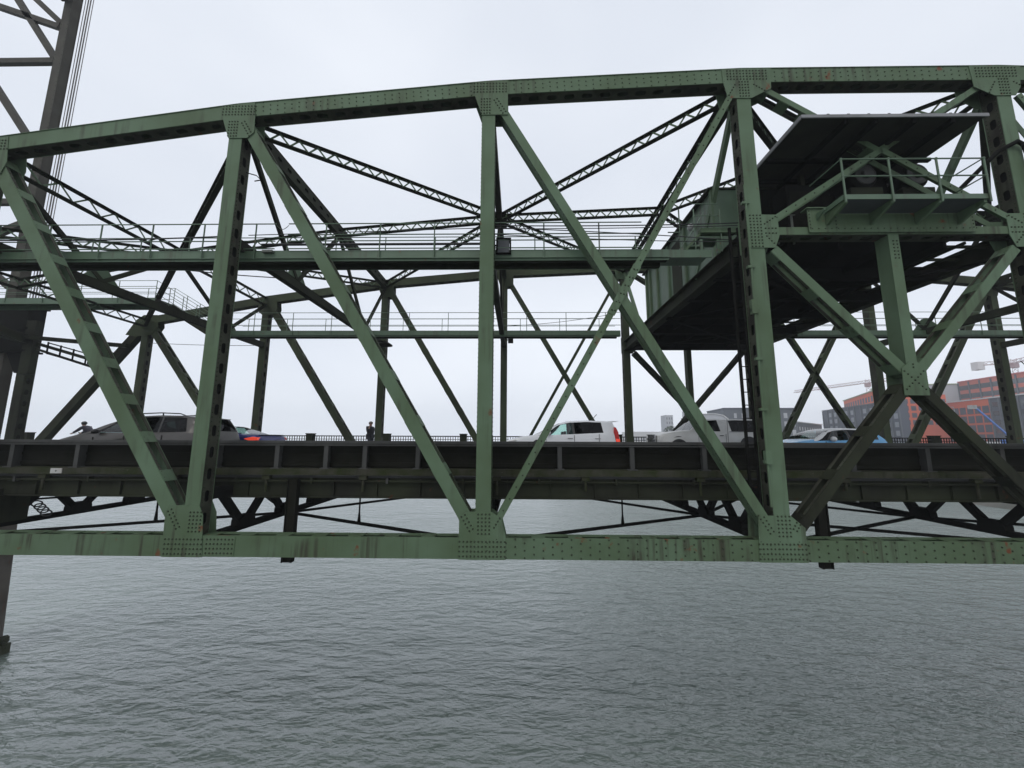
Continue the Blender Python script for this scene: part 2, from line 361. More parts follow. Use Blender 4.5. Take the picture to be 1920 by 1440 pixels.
# gusset outlines measured from the photograph, in metres in the truss plane
GP = {
 'k-2t': [(-14.6,7.86),(-13.71,7.99),(-13.65,7.55),(-13.61,7.24),(-13.72,6.9),(-14.3,6.75),(-14.75,7.1)],
 'k-1t': [(-7.99,8.83),(-7.1,8.95),(-7.06,8.53),(-7.04,8.05),(-7.21,7.88),(-7.72,7.88),(-7.92,8.44)],
 'k0t': [(-1.24,9.49),(-.29,9.55),(-.29,8.50),(-.98,8.50),(-1.18,9.09)],
 'k1t': [(5.41,9.80),(6.71,9.82),(6.67,9.20),(6.14,8.92),(5.52,8.92),(5.43,9.38)],
 'k2t': [(11.89,9.82),(13.21,9.80),(13.12,9.16),(12.96,8.92),(12.42,8.92),(11.93,9.18)],
 'k-1b': [(-8.1,-2.69),(-8.12,-2.17),(-8.13,-1.74),(-8.07,-1.56),(-7.37,-1.53),(-7.25,-1.77),(-7.17,-2.69)],
 'k0b': [(-1.34,-2.69),(-1.34,-1.81),(-1.2,-1.65),(-.6,-1.65),(-.38,-1.8),(-.28,-2.19),(-.28,-2.69)],
 'k1b': [(5.35,-2.69),(5.4,-1.69),(6.12,-1.69),(6.42,-1.95),(6.42,-2.69)],
 'k1m': [(5.74,5.61),(6.5,5.6),(6.5,5.03),(6.38,4.72),(5.74,4.72)],
 'M': [(9.04,1.69),(9.25,1.84),(9.42,1.84),(9.60,1.69),(9.60,1.04),(9.02,1.04)]}
GP['k2m'] = mirror(GP['k1m']); GP['k3t'] = mirror(GP['k0t']); GP['k4t'] = mirror(GP['k-1t']); GP['k5t'] = mirror(GP['k-2t'])
GP['k2b'] = mirror(GP['k1b']); GP['k3b'] = mirror(GP['k0b']); GP['k4b'] = mirror(GP['k-1b'])
GP['k-2b'] = [(x-PAN, z) for x, z in GP['k-1b']]; GP['k5b'] = mirror(GP['k-2b'])
GP['k-3t'] = [(-21.6,6.55),(-21.2,6.85),(-20.4,6.85),(-20.3,6.2),(-20.6,5.7),(-21.5,5.6),(-22.1,5.7)]; GP['k-3b'] = [(x-PAN, z) for x, z in GP['k-2b']]
def rivets_for(mb, key, poly, y):
    k = int(key[1:-1]) if key != 'M' else None
    if key == 'M':
        for sg in (-1, 1):
            for i in range(-6, 7): x = 9.31 + i*.074; z = 1.40 + sg*i*.072; (inside(poly, x, z) and mb.rivet((x, y, z)))
        for i in range(4): mb.rivet((9.31, y, 1.78-i*.07)) if i < 2 else None
        return
    X = KX(k)
    if key.endswith('t'):
        rivgrid(mb, poly, y, 0, (min(p[0] for p in poly)+max(p[0] for p in poly))/2, HT[k]+.0, 13, 4, .085, .085)
        rivgrid(mb, poly, y, 0, X-.08 if k < 1 else X+.02, 8.80-9.31+HT[k]-.04 if k < 1 else HT[k]-.42, 4, 6, .075, .085)
        if k < 1: rivgrid(mb, poly, y, radians(-59), X+.30, HT[k]-.55, 6, 2, .09, .09)
        else:
            rivgrid(mb, poly, y, radians(-34), X+.42, HT[k]-.38, 5, 1, .08, .09); rivgrid(mb, poly, y, radians(60), X-.3, HT[k]-.45, 5, 1, .09, .09)
    elif key.endswith('b'):
        rivgrid(mb, poly, y, 0, (poly[0][0]+poly[-1][0])/2, ZB-.01, 13, 4, .085, .105)
        rivgrid(mb, poly, y, 0, X+(.12 if k == -1 else .02), -1.92, 4, 6, .085, .085)
        if k <= 1: rivgrid(mb, poly, y, radians(-59), X-.38, -1.86, 6, 2, .09, .09)
        if k >= 0: rivgrid(mb, poly, y, radians(58), X+.34, -1.86, 5, 1 if k == 0 else 2, .08, .09)
    elif key.endswith('m'):
        sg = 1 if k == 1 else -1
        rivgrid(mb, poly, y, 0, X-sg*.0, 5.17, 4, 11, .085, .083); rivgrid(mb, poly, y, 0, X+sg*.36, 5.17, 4, 2, .085, .13)
        rivgrid(mb, poly, y, radians(sg*34), X+sg*.36, 5.45, 5, 1, .085, .09); rivgrid(mb, poly, y, radians(-sg*48), X+sg*.36, 4.90, 5, 1, .085, .09)
def build_truss(yf, near):
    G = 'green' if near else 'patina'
    ks = range(-2, 3) if near else range(-3, 6)
    klo, khi = (-3, 2) if near else (-4, 5)
    for k in range(klo if not near else -3, khi+1):
        if k in (-4,): continue
        if near and k < -3: continue
        part(top_chord(yf, k, near, k >= -1), 'top_chord', 'greenc' if (near and k == 1) else G, 'rust-stained top chord' if (near and k == 1) else None)
    for k in range(klo, khi+1): part(bottom_chord(yf, k, near, k >= 0), 'bottom_chord', 'greenc')
    for k in range(klo+(0 if near else 1), khi+2):
        st = 'solid' if k in (0, 3) else 'perf'
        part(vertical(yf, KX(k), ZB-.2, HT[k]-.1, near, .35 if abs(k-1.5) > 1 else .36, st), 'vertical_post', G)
    # panel diagonals, falling towards the middle from both ends
    for k, w, st in ((-3,.34,'b'), (-2,.34,'b'), (-1,.30,'b'), (0,.22,'s')):
        if k >= klo:
            part(diagonal(yf, (KX(k), HT[k]), (KX(k+1), ZB), w, 'batten' if st == 'b' else 'solid', near, .012, 1.15 if k < -1 else 1.3), 'diagonal_brace', G)
        kk = 3-k
        if kk <= khi+1:
            part(diagonal(yf, (KX(kk), HT[kk]), (KX(kk-1), ZB), w, 'batten', near, .012, 1.2), 'diagonal_brace', G)
    part(diagonal(yf, (KX(0), ZB), (KX(1), HT[1]), .15, 'counter', near, trim=(.75,.75)), 'counter_brace', G)
    if khi >= 2: part(diagonal(yf, (KX(3), ZB), (KX(2), HT[2]), .15, 'batten' if not near else 'counter', near, trim=(.75,.75)), 'counter_brace', G)
    if not near: part(diagonal(yf, (KX(-3), HT[-3]), (KX(-4), ZB), .42, 'solid', near), 'end_post', 'dirty')
    # central panel
    Mx = KX(1.5); zm = 5.17
    for a in ((KX(1), ZB), (KX(2), ZB), (KX(1), zm), (KX(2), zm)):
        part(diagonal(yf, a, (Mx, 1.44), .22, 'batten', near, .012, 1.25, (.62, .25)), 'cross_brace', 'dirty' if a[1] < 0 or not near else G)
    for a, b in (((KX(1), zm), (KX(2), HT[2])), ((KX(2), zm), (KX(1), HT[1]))):
        mid = ((a[0]+b[0])/2, (a[1]+b[1])/2)
        part(diagonal(yf, a, mid, .15, 'counter', near, trim=(.45, .0)), 'cross_brace', G)
        part(diagonal(yf, mid, b, .15, 'batten', near, .03, .75, (.0, .55)), 'cross_brace', G)
    v = MB(); v.box(Mx-.13, Mx+.13, yf+.01, yf+.03, 1.5, zm-.1); v.box(Mx-.13, Mx+.13, yf+D-.03, yf+D-.01, 1.5, zm-.1); v.box(Mx-.12, Mx-.10, yf+.03, yf+D-.03, 1.5, zm-.1); v.box(Mx+.10, Mx+.12, yf+.03, yf+D-.03, 1.5, zm-.1)
    if near:
        for i in range(6): v.rivet((Mx+.07, yf+.01, 4.9-i*.09)); v.rivet((Mx-.02, yf+.01, 4.9-i*.09))
    part(v, 'hanger_post', G)
    v = MB(); xa, xb = KX(1)+.1, KX(2)-.1
    v.box(xa, xb, yf+.002, yf+.02, zm-.10, zm+.10); v.box(xa, xb, yf+D-.02, yf+D-.004, zm-.10, zm+.10); v.box(xa, xb, yf+.02, yf+D-.02, zm+.08, zm+.094)
    v.cur = 2; v.perf((xa, yf+D/2, zm-.09), (xb, yf+D/2, zm-.09), (0,1,0), D-.04, (0,0,-1), .50, .28, .15); v.cur = 0
    part(v, 'platform_girder', 'greenc')
    # gusset plates front and back
    for key, poly in GP.items():
        if near and key in ('k3t','k4t','k5t','k3b','k4b','k5b'): continue
        if near and key == 'k-3t': continue
        mb = MB(); mb.prism(poly, yf-.016, yf-.002); mb.prism(poly, yf+D+.002, yf+D+.016)
        if near: rivets_for(mb, key, poly, yf-.016)
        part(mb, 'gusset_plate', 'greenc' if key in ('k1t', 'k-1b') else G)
    if near:   # splice plate right of the second joint, crossing plate on the counter
        mb = MB(); p = [(-7.16,-2.67),(-7.16,-2.24),(-6.45,-2.24),(-6.45,-2.67)]; mb.prism(p, yf-.012, yf-.001); rivgrid(mb, p, yf-.012, 0, -6.8, ZB, 8, 4, .085, .1)
        part(mb, 'splice_plate', 'greenc')
        A = Vector((2.25, yf-.012, 3.02)); B = Vector((2.95, yf-.012, 4.27)); mb = MB(); mb.obox(A, B, (0,1,0), -.10, .10, -.012, 0)
        for i in range(6):
            q = A + (B-A)*(i+.5)/6; mb.rivet(q+Vector((-.03,-.012,0))); mb.rivet(q+Vector((.045,-.012,-.02)))
        part(mb, 'splice_plate', G)
YN, YF = 9.07, 20.65
build_truss(YN, True); build_truss(YF, False)
# machinery-floor plate girder standing on the near platform girder
mb = MB(); mb.box(7.22, 11.28, 9.02, 9.04, 5.10, 5.72); mb.box(7.18, 11.32, 8.97, 9.2, 5.72, 5.745)
for i in range(26): mb.rivet((7.3+i*.16, 9.02, 5.2), (0,-1,0), .016, .012)
for x in (7.26, 7.9, 11.24):
    for i in range(6): mb.rivet((x, 9.02, 5.22+i*.09), (0,-1,0), .017, .012)
part(mb, 'plate_girder', 'greenc')

# ------------------------------------------------------------------ bracing between the trusses
YC = (YN+YF+D)/2; YNI = YN+D; YMID = YC
def laced(p0, p1, dep=.36, fl=.17, name='lateral_strut', m='dirty', pitch=.36, perfd=False, lab=None):
    p0 = Vector(p0); p1 = Vector(p1); mb = MB(); a = (p1-p0).normalized(); up = Vector((0,0,1)); sv = a.cross(up).normalized(); upv = sv.cross(a)
    for sg in (-1, 1):
        c = upv*(sg*dep/2); mb.obox(p0+c, p1+c, (0,0,1), -fl/2, fl/2, -.008, .008)
        mb.obox(p0+c-upv*sg*.008, p1+c-upv*sg*.008, (0,0,1), -.01, .01, min(0,-sg*.07), max(0,-sg*.07))
    Lg = (p1-p0).length
    if perfd:
        for sg in (-1, 1): mb.perf(p0+sv*sg*(fl/2-.02), p1+sv*sg*(fl/2-.02), upv, dep-.02, sv*sg, .5, .22, .12)
    else:
        n = max(2, round(Lg/pitch)); h = dep/2-.03
        for i in range(n):
            mb.cur = 3; q0 = p0 + a*(i/n*Lg) + upv*(h if i % 2 else -h); q1 = p0 + a*((i+1)/n*Lg) + upv*(-h if i % 2 else h)
            mb.obox(q0, q1, sv, -.024, .024, -.008+ (.012 if i%2 else -.012), .008+(.012 if i%2 else -.012))
    mb.cur = 0
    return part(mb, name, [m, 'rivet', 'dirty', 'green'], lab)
def strut(p0, p1, w, h, name, m='dirty', lab=None):
    mb = MB(); mb.obox(p0, p1, (0,0,1), -w/2, w/2, -h/2, -h/2+.02); mb.obox(p0, p1, (0,0,1), -w/2, w/2, h/2-.02, h/2); 
    for sg in (-1, 1): mb.obox(p0, p1, (0,0,1), sg*w*.42-.008, sg*w*.42+.008, -h/2+.02, h/2-.02)
    return part(mb, name, m, lab)
MID = {k: (KX(k), YMID, HT[k]-.12) for k in range(-3, 7)}
def T(k, far): return (KX(k), YF-.03 if far else YNI+.03, HT[k]-.12)
for k in range(-3, 7):
    laced(T(k, 0), T(k, 1), .44, .22, 'transverse_strut', 'dirty', .42, perfd=(k in (-1, 0, 3, 4)))
    z = 5.12; 
    if k == -3: continue
    if k not in (1, 2):
        strut((KX(k), YNI, z), (KX(k), YF, z), .22, .29, 'sway_strut', 'dirty')
    # W-shaped sway bracing between top strut and sway strut
    ya, yb = 12.3, 18.1; zt = HT[k]-.3; zl = z+.15
    if k in (1, 2): continue
    for (a, b) in (((YNI, zt), (ya, zl)), ((ya, zl), (YMID, zt)), ((YMID, zt), (yb, zl)), ((yb, zl), (YF, zt))):
        mb = MB(); mb.obox((KX(k), a[0], a[1]), (KX(k), b[0], b[1]), (1,0,0), -.07, .07, -.05, -.035); mb.obox((KX(k), a[0], a[1]), (KX(k), b[0], b[1]), (1,0,0), -.07, .07, .035, .05)
        mb.obox((KX(k), a[0], a[1]), (KX(k), b[0], b[1]), (1,0,0), -.01, .01, -.035, .035); part(mb, 'sway_brace', 'dirty')
    for yy in (ya, yb):
        mb = MB(); mb.prism([(yy-.6, zl-.02), (yy+.6, zl-.02), (yy+.42, zl+.16), (yy+.1, zl+.5), (yy-.14, zl+.5), (yy-.45, zl+.16)], KX(k)-.02, KX(k)+.02, 'x'); part(mb, 'brace_plate', 'green')
for k in (1, 2):   # steep members above the machinery floor
    for (a, b) in (((YNI, HT[k]-.3), (12.3, 5.3)), ((18.1, 5.3), (YF, HT[k]-.3))):
        mb = MB(); mb.obox((KX(k), a[0], a[1]), (KX(k), b[0], b[1]), (1,0,0), -.09, .09, -.06, .06); part(mb, 'sway_brace', 'green')
def lat(a, b): laced(a, b, .34, .16, 'lateral_strut', 'dirty', .25)
for kc in (-2, 0, 3, 5):           # diamonds meeting over mid-strut
    for kn in (kc-1, kc+1):
        if -3 <= kn <= 6:
            lat(T(kn, 0), MID[kc]); lat(MID[kc], T(kn, 1))
lat(T(2, 0), MID[1]); lat(MID[1], T(2, 1)); lat(T(1, 0), MID[2]); lat(MID[2], T(1, 1))
for k in range(-3, 6):
    if k != 1: laced(MID[k], MID[k+1], .34, .15, 'longitudinal_strut', 'dirty', .25)
for k in (-2, 0, 3):
    mb = MB(); mb.box(KX(k)-.3, KX(k)+.3, YMID-.3, YMID+.3, HT[k]-.36, HT[k]-.34); part(mb, 'brace_plate', 'dirty')
# thin bottom laterals with sag hangers
ZL = -2.42
for (km, kn) in ((-1, -2), (-1, 0), (1, 0), (2, 3), (1, 2), (2, 1), (-3, -2), (-3,-4)):
    for far in (0, 1):
        a = Vector((KX(km), YMID-2.1, ZL)); b = Vector((KX(kn), YF if far else YNI, ZL)); mb = MB(); mb.bar(a, b, .09, .07)
        part(mb, 'bottom_lateral', 'black')
        if not far and km in (-1, 1) and kn in (0, -2):
            p = a + (b-a)*.44; mb = MB(); mb.bar(p, p+Vector((0,0,.95)), .035, .035, (0,1,0)); mb.prism([(p.x-.05, p.z), (p.x+.05, p.z), (p.x+.018, p.z+.3), (p.x-.018, p.z+.3)], p.y-.02, p.y+.02); part(mb, 'sag_rod', 'black')
# floor trusses at every joint
for k in range(-3, 6):
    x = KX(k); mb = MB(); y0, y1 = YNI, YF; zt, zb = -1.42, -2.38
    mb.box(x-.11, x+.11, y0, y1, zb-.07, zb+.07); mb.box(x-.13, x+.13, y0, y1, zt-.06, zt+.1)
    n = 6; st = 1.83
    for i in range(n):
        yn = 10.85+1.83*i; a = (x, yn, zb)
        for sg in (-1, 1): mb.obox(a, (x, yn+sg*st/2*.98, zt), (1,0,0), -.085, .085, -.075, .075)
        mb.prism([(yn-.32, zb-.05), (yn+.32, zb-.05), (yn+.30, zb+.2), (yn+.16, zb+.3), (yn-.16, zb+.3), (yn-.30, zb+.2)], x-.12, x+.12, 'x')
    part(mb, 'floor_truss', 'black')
# floor beams above them, stringers, fascia girder
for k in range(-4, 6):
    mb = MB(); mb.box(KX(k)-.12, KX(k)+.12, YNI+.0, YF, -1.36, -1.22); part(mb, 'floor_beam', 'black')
mb = MB(); mb.box(KX(-4), KX(6), 10.16, 10.20, -1.50, -1.02); mb.box(KX(-4), KX(6), 10.08, 10.30, -1.525, -1.50)
for i in range(60):
    x = KX(-4)+.6+i*1.12
    if x < KX(6): mb.box(x-.012, x+.012, 10.10, 10.16, -1.48, -1.06)
part(mb, 'fascia_girder', 'dirty')
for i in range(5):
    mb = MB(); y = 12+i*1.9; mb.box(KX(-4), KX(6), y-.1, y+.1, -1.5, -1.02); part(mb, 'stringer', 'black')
# hanging guide posts behind the bottom chord
for x, zt, zl in ((-5.66, -1.02, -3.02), (7.40, -1.52, -3.05)):
    mb = MB(); mb.box(x-.105, x+.105, 9.82, 9.86, zl, zt); mb.box(x-.125, x-.105, 9.78, 9.94, zl, zt); mb.box(x+.105, x+.125, 9.78, 9.94, zl, zt)
    part(mb, 'hanging_post', 'panel')

# ------------------------------------------------------------------ deck
mb = MB(); mb.box(KX(-4), KX(6), 10.12, 20.2, -1.02, -.97); tag(mb.build('road', 'asphalt'), 'four lane asphalt roadway deck of the bridge', None, kind='structure')
for y in (12.9, 15.35, 17.8):
    mb = MB()
    x = KX(-4)
    if y == 15.35: mb.box(KX(-4), KX(6), y-.06, y+.06, -.966, -.964)
    else:
        while x < KX(6)-3: mb.box(x, x+3, y-.06, y+.06, -.966, -.964); x += 9
    tag(mb.build('road_marking', 'edge'), 'painted lane line on the bridge deck', None, kind='structure')
mb = MB(); mb.box(KX(-4), KX(9), 21.3, 24.1, -.90, -.76); mb.box(KX(-4), KX(9), 20.25, 20.6, -1.0, -.78)
tag(mb.build('sidewalk', 'walk'), 'raised walkway outside the far truss', None, kind='structure')
curb = MB(); n = 90; xa, xb = KX(-4), KX(6); rnd = random.Random(3)      # weathered curb with a ragged lower edge
prof = []
for i in range(n+1):
    x = xa+(xb-xa)*i/n; prof.append((x, -.95 + rnd.uniform(-.012, .012)))
top = [(x, -.775) for x, _ in prof[::-1]]
vs = []
for x, z in prof: vs += [(x, 9.98, z), (x, 10.2, z), (x, 10.2, -.775+rnd.uniform(-.004,.01)), (x, 9.98, -.79+rnd.uniform(-.01,.01))]
fs = [(i*4+j, (i+1)*4+j, (i+1)*4+(j+1)%4, i*4+(j+1)%4) for i in range(n) for j in range(4)] + [(0,1,2,3), (n*4+3, n*4+2, n*4+1, n*4)]
curb.add(vs, fs); tag(curb.build('kerb', 'moss'), 'mossy concrete kerb along the near edge of the deck', None, kind='structure')
# near barrier
br = thing('guard_rail', 'dark steel barrier with a grey top rail along the near edge of the road', 'barrier', (0,0,0))
mb = MB(); mb.box(xa, xb, 10.02, 10.24, -.165, -.145); mb.box(xa, xb, 10.02, 10.035, -.20, -.085); mb.box(xa, xb, 10.02, 10.24, -.085, -.07)
mb.build('top_rail', 'rail', br)
mb = MB(); mb.box(xa, xb, 10.30, 10.325, -.80, -.2); mb.box(xa, xb, 10.26, 10.30, -.47, -.40); mb.box(xa, xb, 10.26, 10.30, -.74, -.64)
mb.build('back_panel', 'panel', br)
for px in (37, 160, 290, 420, 532, 622, 693, 790, 910, 1047, 1177, 1306, 1435, 1568, 1700, 1830, -90, -220):
    x = (px-972)*10.15/720*1.012
    mb = MB(); mb.box(x-.055, x+.055, 10.05, 10.14, -.77, -.165); mb.box(x-.012, x+.012, 10.14, 10.28, -.77, -.2); mb.box(x-.12, x+.12, 10.0, 10.2, -.79, -.765); mb.build('rail_post', 'rail', br)
for x, w in ((-11.95, .30), (-9.08, .32)):
    mb = MB(); mb.box(x-w/2, x+w/2, 9.955, 9.975, -.93, -.80)
    o = mb.build('marker_plate', 'plate'); tag(o, 'small white plate on the mossy kerb %s' % ('below the nose of the minivan' if x < -10 else 'between the leaning brace and the post'), 'plate', 'white plates on the kerb')
    mk = MB(); mk.box(x-.03, x+.03, 9.953, 9.955, -.875, -.86); mk.box(x-.008, x+.008, 9.9525, 9.953, -.895, -.84); mk.build('mark', 'trim', o)
dp = thing('drain_pipe', 'thin dark pipe with clips running along the deck edge girder under the mossy kerb', 'pipe')
mb = MB(); mb.tube([(xa, 10.06, -1.10), (xb, 10.06, -1.10)], .03, 6); mb.build('pipe', 'dirty', dp)
for i in range(34):
    x = xa+1.0+i*1.95; mb = MB(); mb.box(x-.03, x+.03, 10.02, 10.16, -1.15, -1.02); mb.build('clip', 'rail' if i % 5 == 2 else 'dirty', dp)
rnd = random.Random(11)
for i in range(9):
    x = -12.3+i*2.9+rnd.uniform(-.6,.6); mb = MB(); mb.box(x-.10, x+.10, 10.0, 10.12, -1.06, -.96); mb.tube([(x, 10.05, -1.0), (x, 10.05, -1.25-rnd.uniform(0,.2))], .035, 7)
    tag(mb.build('scupper', 'moss'), 'small rusty drain spout under the mossy kerb of the deck edge', 'drain', 'drain spouts along the deck edge')
# far parapet railing
fr = thing('railing', 'dark iron pedestrian railing with balusters and square posts along the far walkway', 'railing')
mb = MB(); mb.box(KX(-4), KX(9), 23.97, 24.03, .10, .16); mb.box(KX(-4), KX(9), 23.98, 24.02, -.08, -.05); mb.box(KX(-4), KX(9), 23.98, 24.02, -.65, -.62); mb.build('hand_rail', 'black', fr)
mb = MB(); x = KX(-4)
while x < KX(9): mb.box(x-.018, x+.018, 23.985, 24.015, -.65, .1); x += .155
tag(mb.build('baluster', 'black', fr), kind='stuff')
for i in range(-4, 10):
    x = -12.96 + 4.78*i if i > -4 else -31
    mb = MB(); mb.box(x-.2, x+.2, 23.8, 24.2, -.8, .24); mb.box(x-.23, x+.23, 23.77, 24.23, .24, .29); mb.build('railing_post', 'dirty', fr)

# ------------------------------------------------------------------ catwalks
def catwalk(name, label, y0, y1, segs, zf, posts, m='teal', yside=-1, hrail=(.95, .62, .3)):
    t = thing(name, label, 'catwalk')
    for xa, xb in segs:
        mb = MB(); mb.box(xa, xb, y0, y1, zf-.03, zf); mb.box(xa, xb, y0-.02, y0, zf-.26, zf+.04); mb.box(xa, xb, y1, y1+.02, zf-.12, zf+.02)
        mb.box(xa, xb, y0-.07, y0-.02, zf-.20, zf-.185); mb.build('walkway_deck', m, t)
        mb = MB(); mb.box(xa, xb, y0+.1, y0+.22, zf-.22, zf-.03); mb.box(xa, xb, y1-.22, y1-.1, zf-.15, zf-.03); mb.build('support_beam', 'dirty', t)
    return t
cn = catwalk('catwalk', 'upper green steel catwalk with pipe railings running just behind the near truss', 9.72, 10.55, [(-21, 4.0)], 4.98, None)
def rails(t, y, xa, xb, zf, zs, post0, step, out=0, r=.016):
    mb = MB()
    for z in zs: mb.tube([(xa, y, zf+z), (xb, y, zf+z)], r, 6)
    n = 0; x = post0
    while x < xb+.01:
        if x >= xa-.01:
            mb.tube([(x, y, zf-(.22 if out else 0)), (x, y, zf+zs[0])], r*1.15, 6); n += 1
        x += step
    mb.build('handrail', 'teal', t)
rails(cn, 9.66, -21, -6.60, 4.98, (.80, .30, .08), -20.02, 1.43, 1); rails(cn, 9.66, -6.26, 3.3, 4.98, (.80, .48, .30, .08), -5.22, 1.475, 1)
rails(cn, 10.60, -21, 3.9, 4.98, (.92, .50, .22), -20.1, 1.47, 0, .014)
mb = MB(); mb.box(-6.9, -6.62, 9.6, 10.3, 4.94, 5.0); mb.tube([(-6.60 + .34*i/8, 9.66, 5.74 - .12*sin(pi*i/8)) for i in range(9)], .008, 5); mb.build('gate_chain', 'galv', cn)
cf = catwalk('catwalk', 'lower-looking far green catwalk with pipe railings running along the inside of the far truss', 18.0, 18.9, [(-15.1, 4.9), (13.3, 34)], 5.13, None)
rails(cf, 17.95, -15.1, 4.9, 5.13, (.93, .62, .30), -14.8, 1.9, 1, .014); rails(cf, 18.95, -14.2, 4.9, 5.13, (.93, .55, .25), -13.9, 2.0, 0, .013)
rails(cf, 17.95, 13.3, 34, 5.13, (.93, .62, .30), 13.5, 2.1, 1, .014); rails(cf, 18.95, 13.3, 34, 5.13, (.93, .55, .25), 13.9, 2.0, 0, .013)
# raised landing and stair at the left end of the far catwalk
mb = MB(); mb.box(-30, -18.0, 18.0, 18.9, 6.80, 6.84); mb.box(-30, -18.0, 17.97, 18.0, 6.55, 6.86); mb.box(-30, -18.0, 18.9, 18.93, 6.55, 6.86); mb.build('landing_deck', 'teal', cf)
rails(cf, 17.95, -28, -18.0, 6.84, (.9, .6, .3), -27.5, 1.9, 1, .014); rails(cf, 18.95, -28, -18.0, 6.84, (.9, .6, .3), -27, 1.9, 0, .013)
mb = MB()
for y in (18.0, 18.9): mb.obox((-18.0, y, 6.75), (-15.1, y, 5.0), (0,1,0), -.11, .11, -.02, .02)
for i in range(9): x = -17.85+i*.32; mb.box(x-.14, x+.14, 18.0, 18.9, 6.75-.193*i-.14, 6.77-.193*i-.14)
mb.build('stair', 'dirty', cf)
mb = MB()
for y in (17.95, 18.95):
    for z in (.9, .55, .25): mb.tube([(-18.0, y, 6.84+z), (-15.1, y, 5.13+z)], .014, 6)
    for i in range(5): x = -18+i*.72; z = 6.84-i*.425; mb.tube([(x, y, z), (x, y, z+.9)], .016, 6)
mb.build('stair_rail', 'teal', cf)

# ------------------------------------------------------------------ machinery floor, house, canopy, balcony
pf = thing('machinery_platform', 'dark grimy machinery floor slung between the trusses at the right, seen from below', 'platform')
x1, x2 = KX(1), KX(2); z = 5.07
for x in (x1, x2):
    mb = MB(); mb.box(x-.02, x+.02, YNI+.02, YF-.02, z-.22, z+.22); mb.box(x-.17, x+.17, YNI+.02, YF-.02, z-.25, z-.22); mb.box(x-.17, x+.17, YNI+.02, YF-.02, z+.22, z+.25)
    mb.build('side_girder', 'dirty', pf)
mb = MB(); mb.box(x1+.02, 11.35, YNI+.1, YF-.3, z+.12, z+.17); mb.build('floor_plate', 'black', pf)
for y in (11.2, 13.0, 14.95, 17.2, 19.0, YF-.2):
    mb = MB(); mb.box(x1+.02, x2-.02, y-.02, y+.02, z-.25, z+.12); mb.box(x1+.02, x2-.02, y-.1, y+.1, z-.28, z-.25); mb.build('cross_beam', 'black', pf)
mb = MB()
for i in range(22): y = 12.2+i*.13; mb.box(x1+.2, 11.3, y-.02, y+.02, z+.03, z+.12)
mb.build('ribbed_soffit', 'black', pf)
for (a, b) in (((x1, 10), (x2, 14.9)), ((x2, 10), (x1, 14.9)), ((x1, 14.9), (x2, 20)), ((x2, 14.9), (x1, 20))):
    mb = MB(); mb.bar((a[0], a[1], z-.31), (b[0], b[1], z-.31), .12, .05); mb.build('under_brace', 'black', pf)
for i in range(4):
    x = x1+1.2+i*1.35; mb = MB(); mb.box(x-.05, x+.05, YNI+.2, YF-.3, z-.1, z+.11); mb.build('floor_joist', 'black', pf)
# open grating at the right side
mb = MB()
for i in range(14): y = 9.9+i*.75; mb.box(11.4, x2, y-.03, y+.03, z+.05, z+.12)
for x in (11.6, 12.1): mb.box(x-.03, x+.03, YNI+.1, YF-.3, z-.02, z+.05)
mb.build('open_grating', 'dirty', pf)
mb = MB()
for i in range(5): mb.tube([(11.5+.1*i, 9.8+i*.2, z+.35+.08*i), (11.9+.12*i, 15, z+.5), (12.3-.1*i, 20, z+.4+.05*i)], .03, 5)
mb.build('pipe_run', 'galv', pf)

hs = thing('machinery_house', 'green panelled machinery house standing on the dark platform behind the near truss', 'building')
hx0, hx1, hy0, hy1, hz0, hz1 = 5.92, 12.1, 10.9, 17.0, z+.25, 7.56
mb = MB(); mb.box(hx0, hx0+.05, hy0, hy1, hz0, hz1); mb.box(hx0+.05, hx1, hy1-.05, hy1, hz0, hz1); mb.box(hx1-.05, hx1, hy0, hy1-.05, hz0, hz1); mb.box(hx0+.05, 7.2, hy0, hy0+.05, hz0, hz1)
mb.build('wall', 'teal', hs)
mb = MB(); mb.box(7.2, 11.3, hy0, hy0+.05, hz0, hz1); sub(mb.build('wall', 'black', hs), 'near-black front wall under the canopy')  # this stretch of wall is coloured much darker than the green ones
for x in (7.6, 9.9):
    mb = MB(); mb.box(x, x+.9, hy0-.03, hy0-.003, hz0+.1, hz0+1.9); mb.build('door', 'panel', hs)
for y in (hy0+.03, 12.9, 14.4, 15.6, 16.5, hy1-.05):
    mb = MB(); mb.box(hx0-.07, hx0, y-.06, y+.06, hz0, hz1); mb.build('wall_rib', 'green', hs)
mb = MB(); mb.box(hx0-.15, hx1+.1, hy0-.05, hy1+.15, hz1, hz1+.06); mb.build('roof', 'dirty', hs)
mb = MB(); mb.box(hx0-.012, hx0, 13.3, 14.1, hz0+.1, hz0+2.0); dr = mb.build('door', 'dirty', hs); mb = MB(); mb.box(hx0-.05, hx0-.012, 13.38, 13.42, hz0+.95, hz0+1.15); mb.build('handle', 'galv', dr)
mb = MB(); mb.ico((hx0-.1, 12.2, 7.1), .12, sc=(1,1,1.1)); mb.build('wall_lamp', 'edge', hs, smooth=60)
cx0, cx1, cy0, cy1, cz = 6.78, 11.15, 8.33, 11.05, 7.66
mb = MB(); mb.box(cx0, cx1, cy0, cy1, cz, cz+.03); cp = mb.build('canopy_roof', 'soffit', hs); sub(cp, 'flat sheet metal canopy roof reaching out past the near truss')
mb = MB(); mb.box(cx0-.02, cx1+.02, cy0-.03, cy0, cz-.03, cz+.05); mb.box(cx0-.03, cx0, cy0, cy1, cz-.05, cz+.05); mb.build('roof_edge', 'roofedge', cp)
mb = MB()
for i in range(8): mb.box(cx0+.6+i*.48, cx0+.66+i*.48, cy0-.02, cy0+.3, cz+.05, cz+.075)
mb.build('roof_clip', 'dirty', cp)
mb = MB()
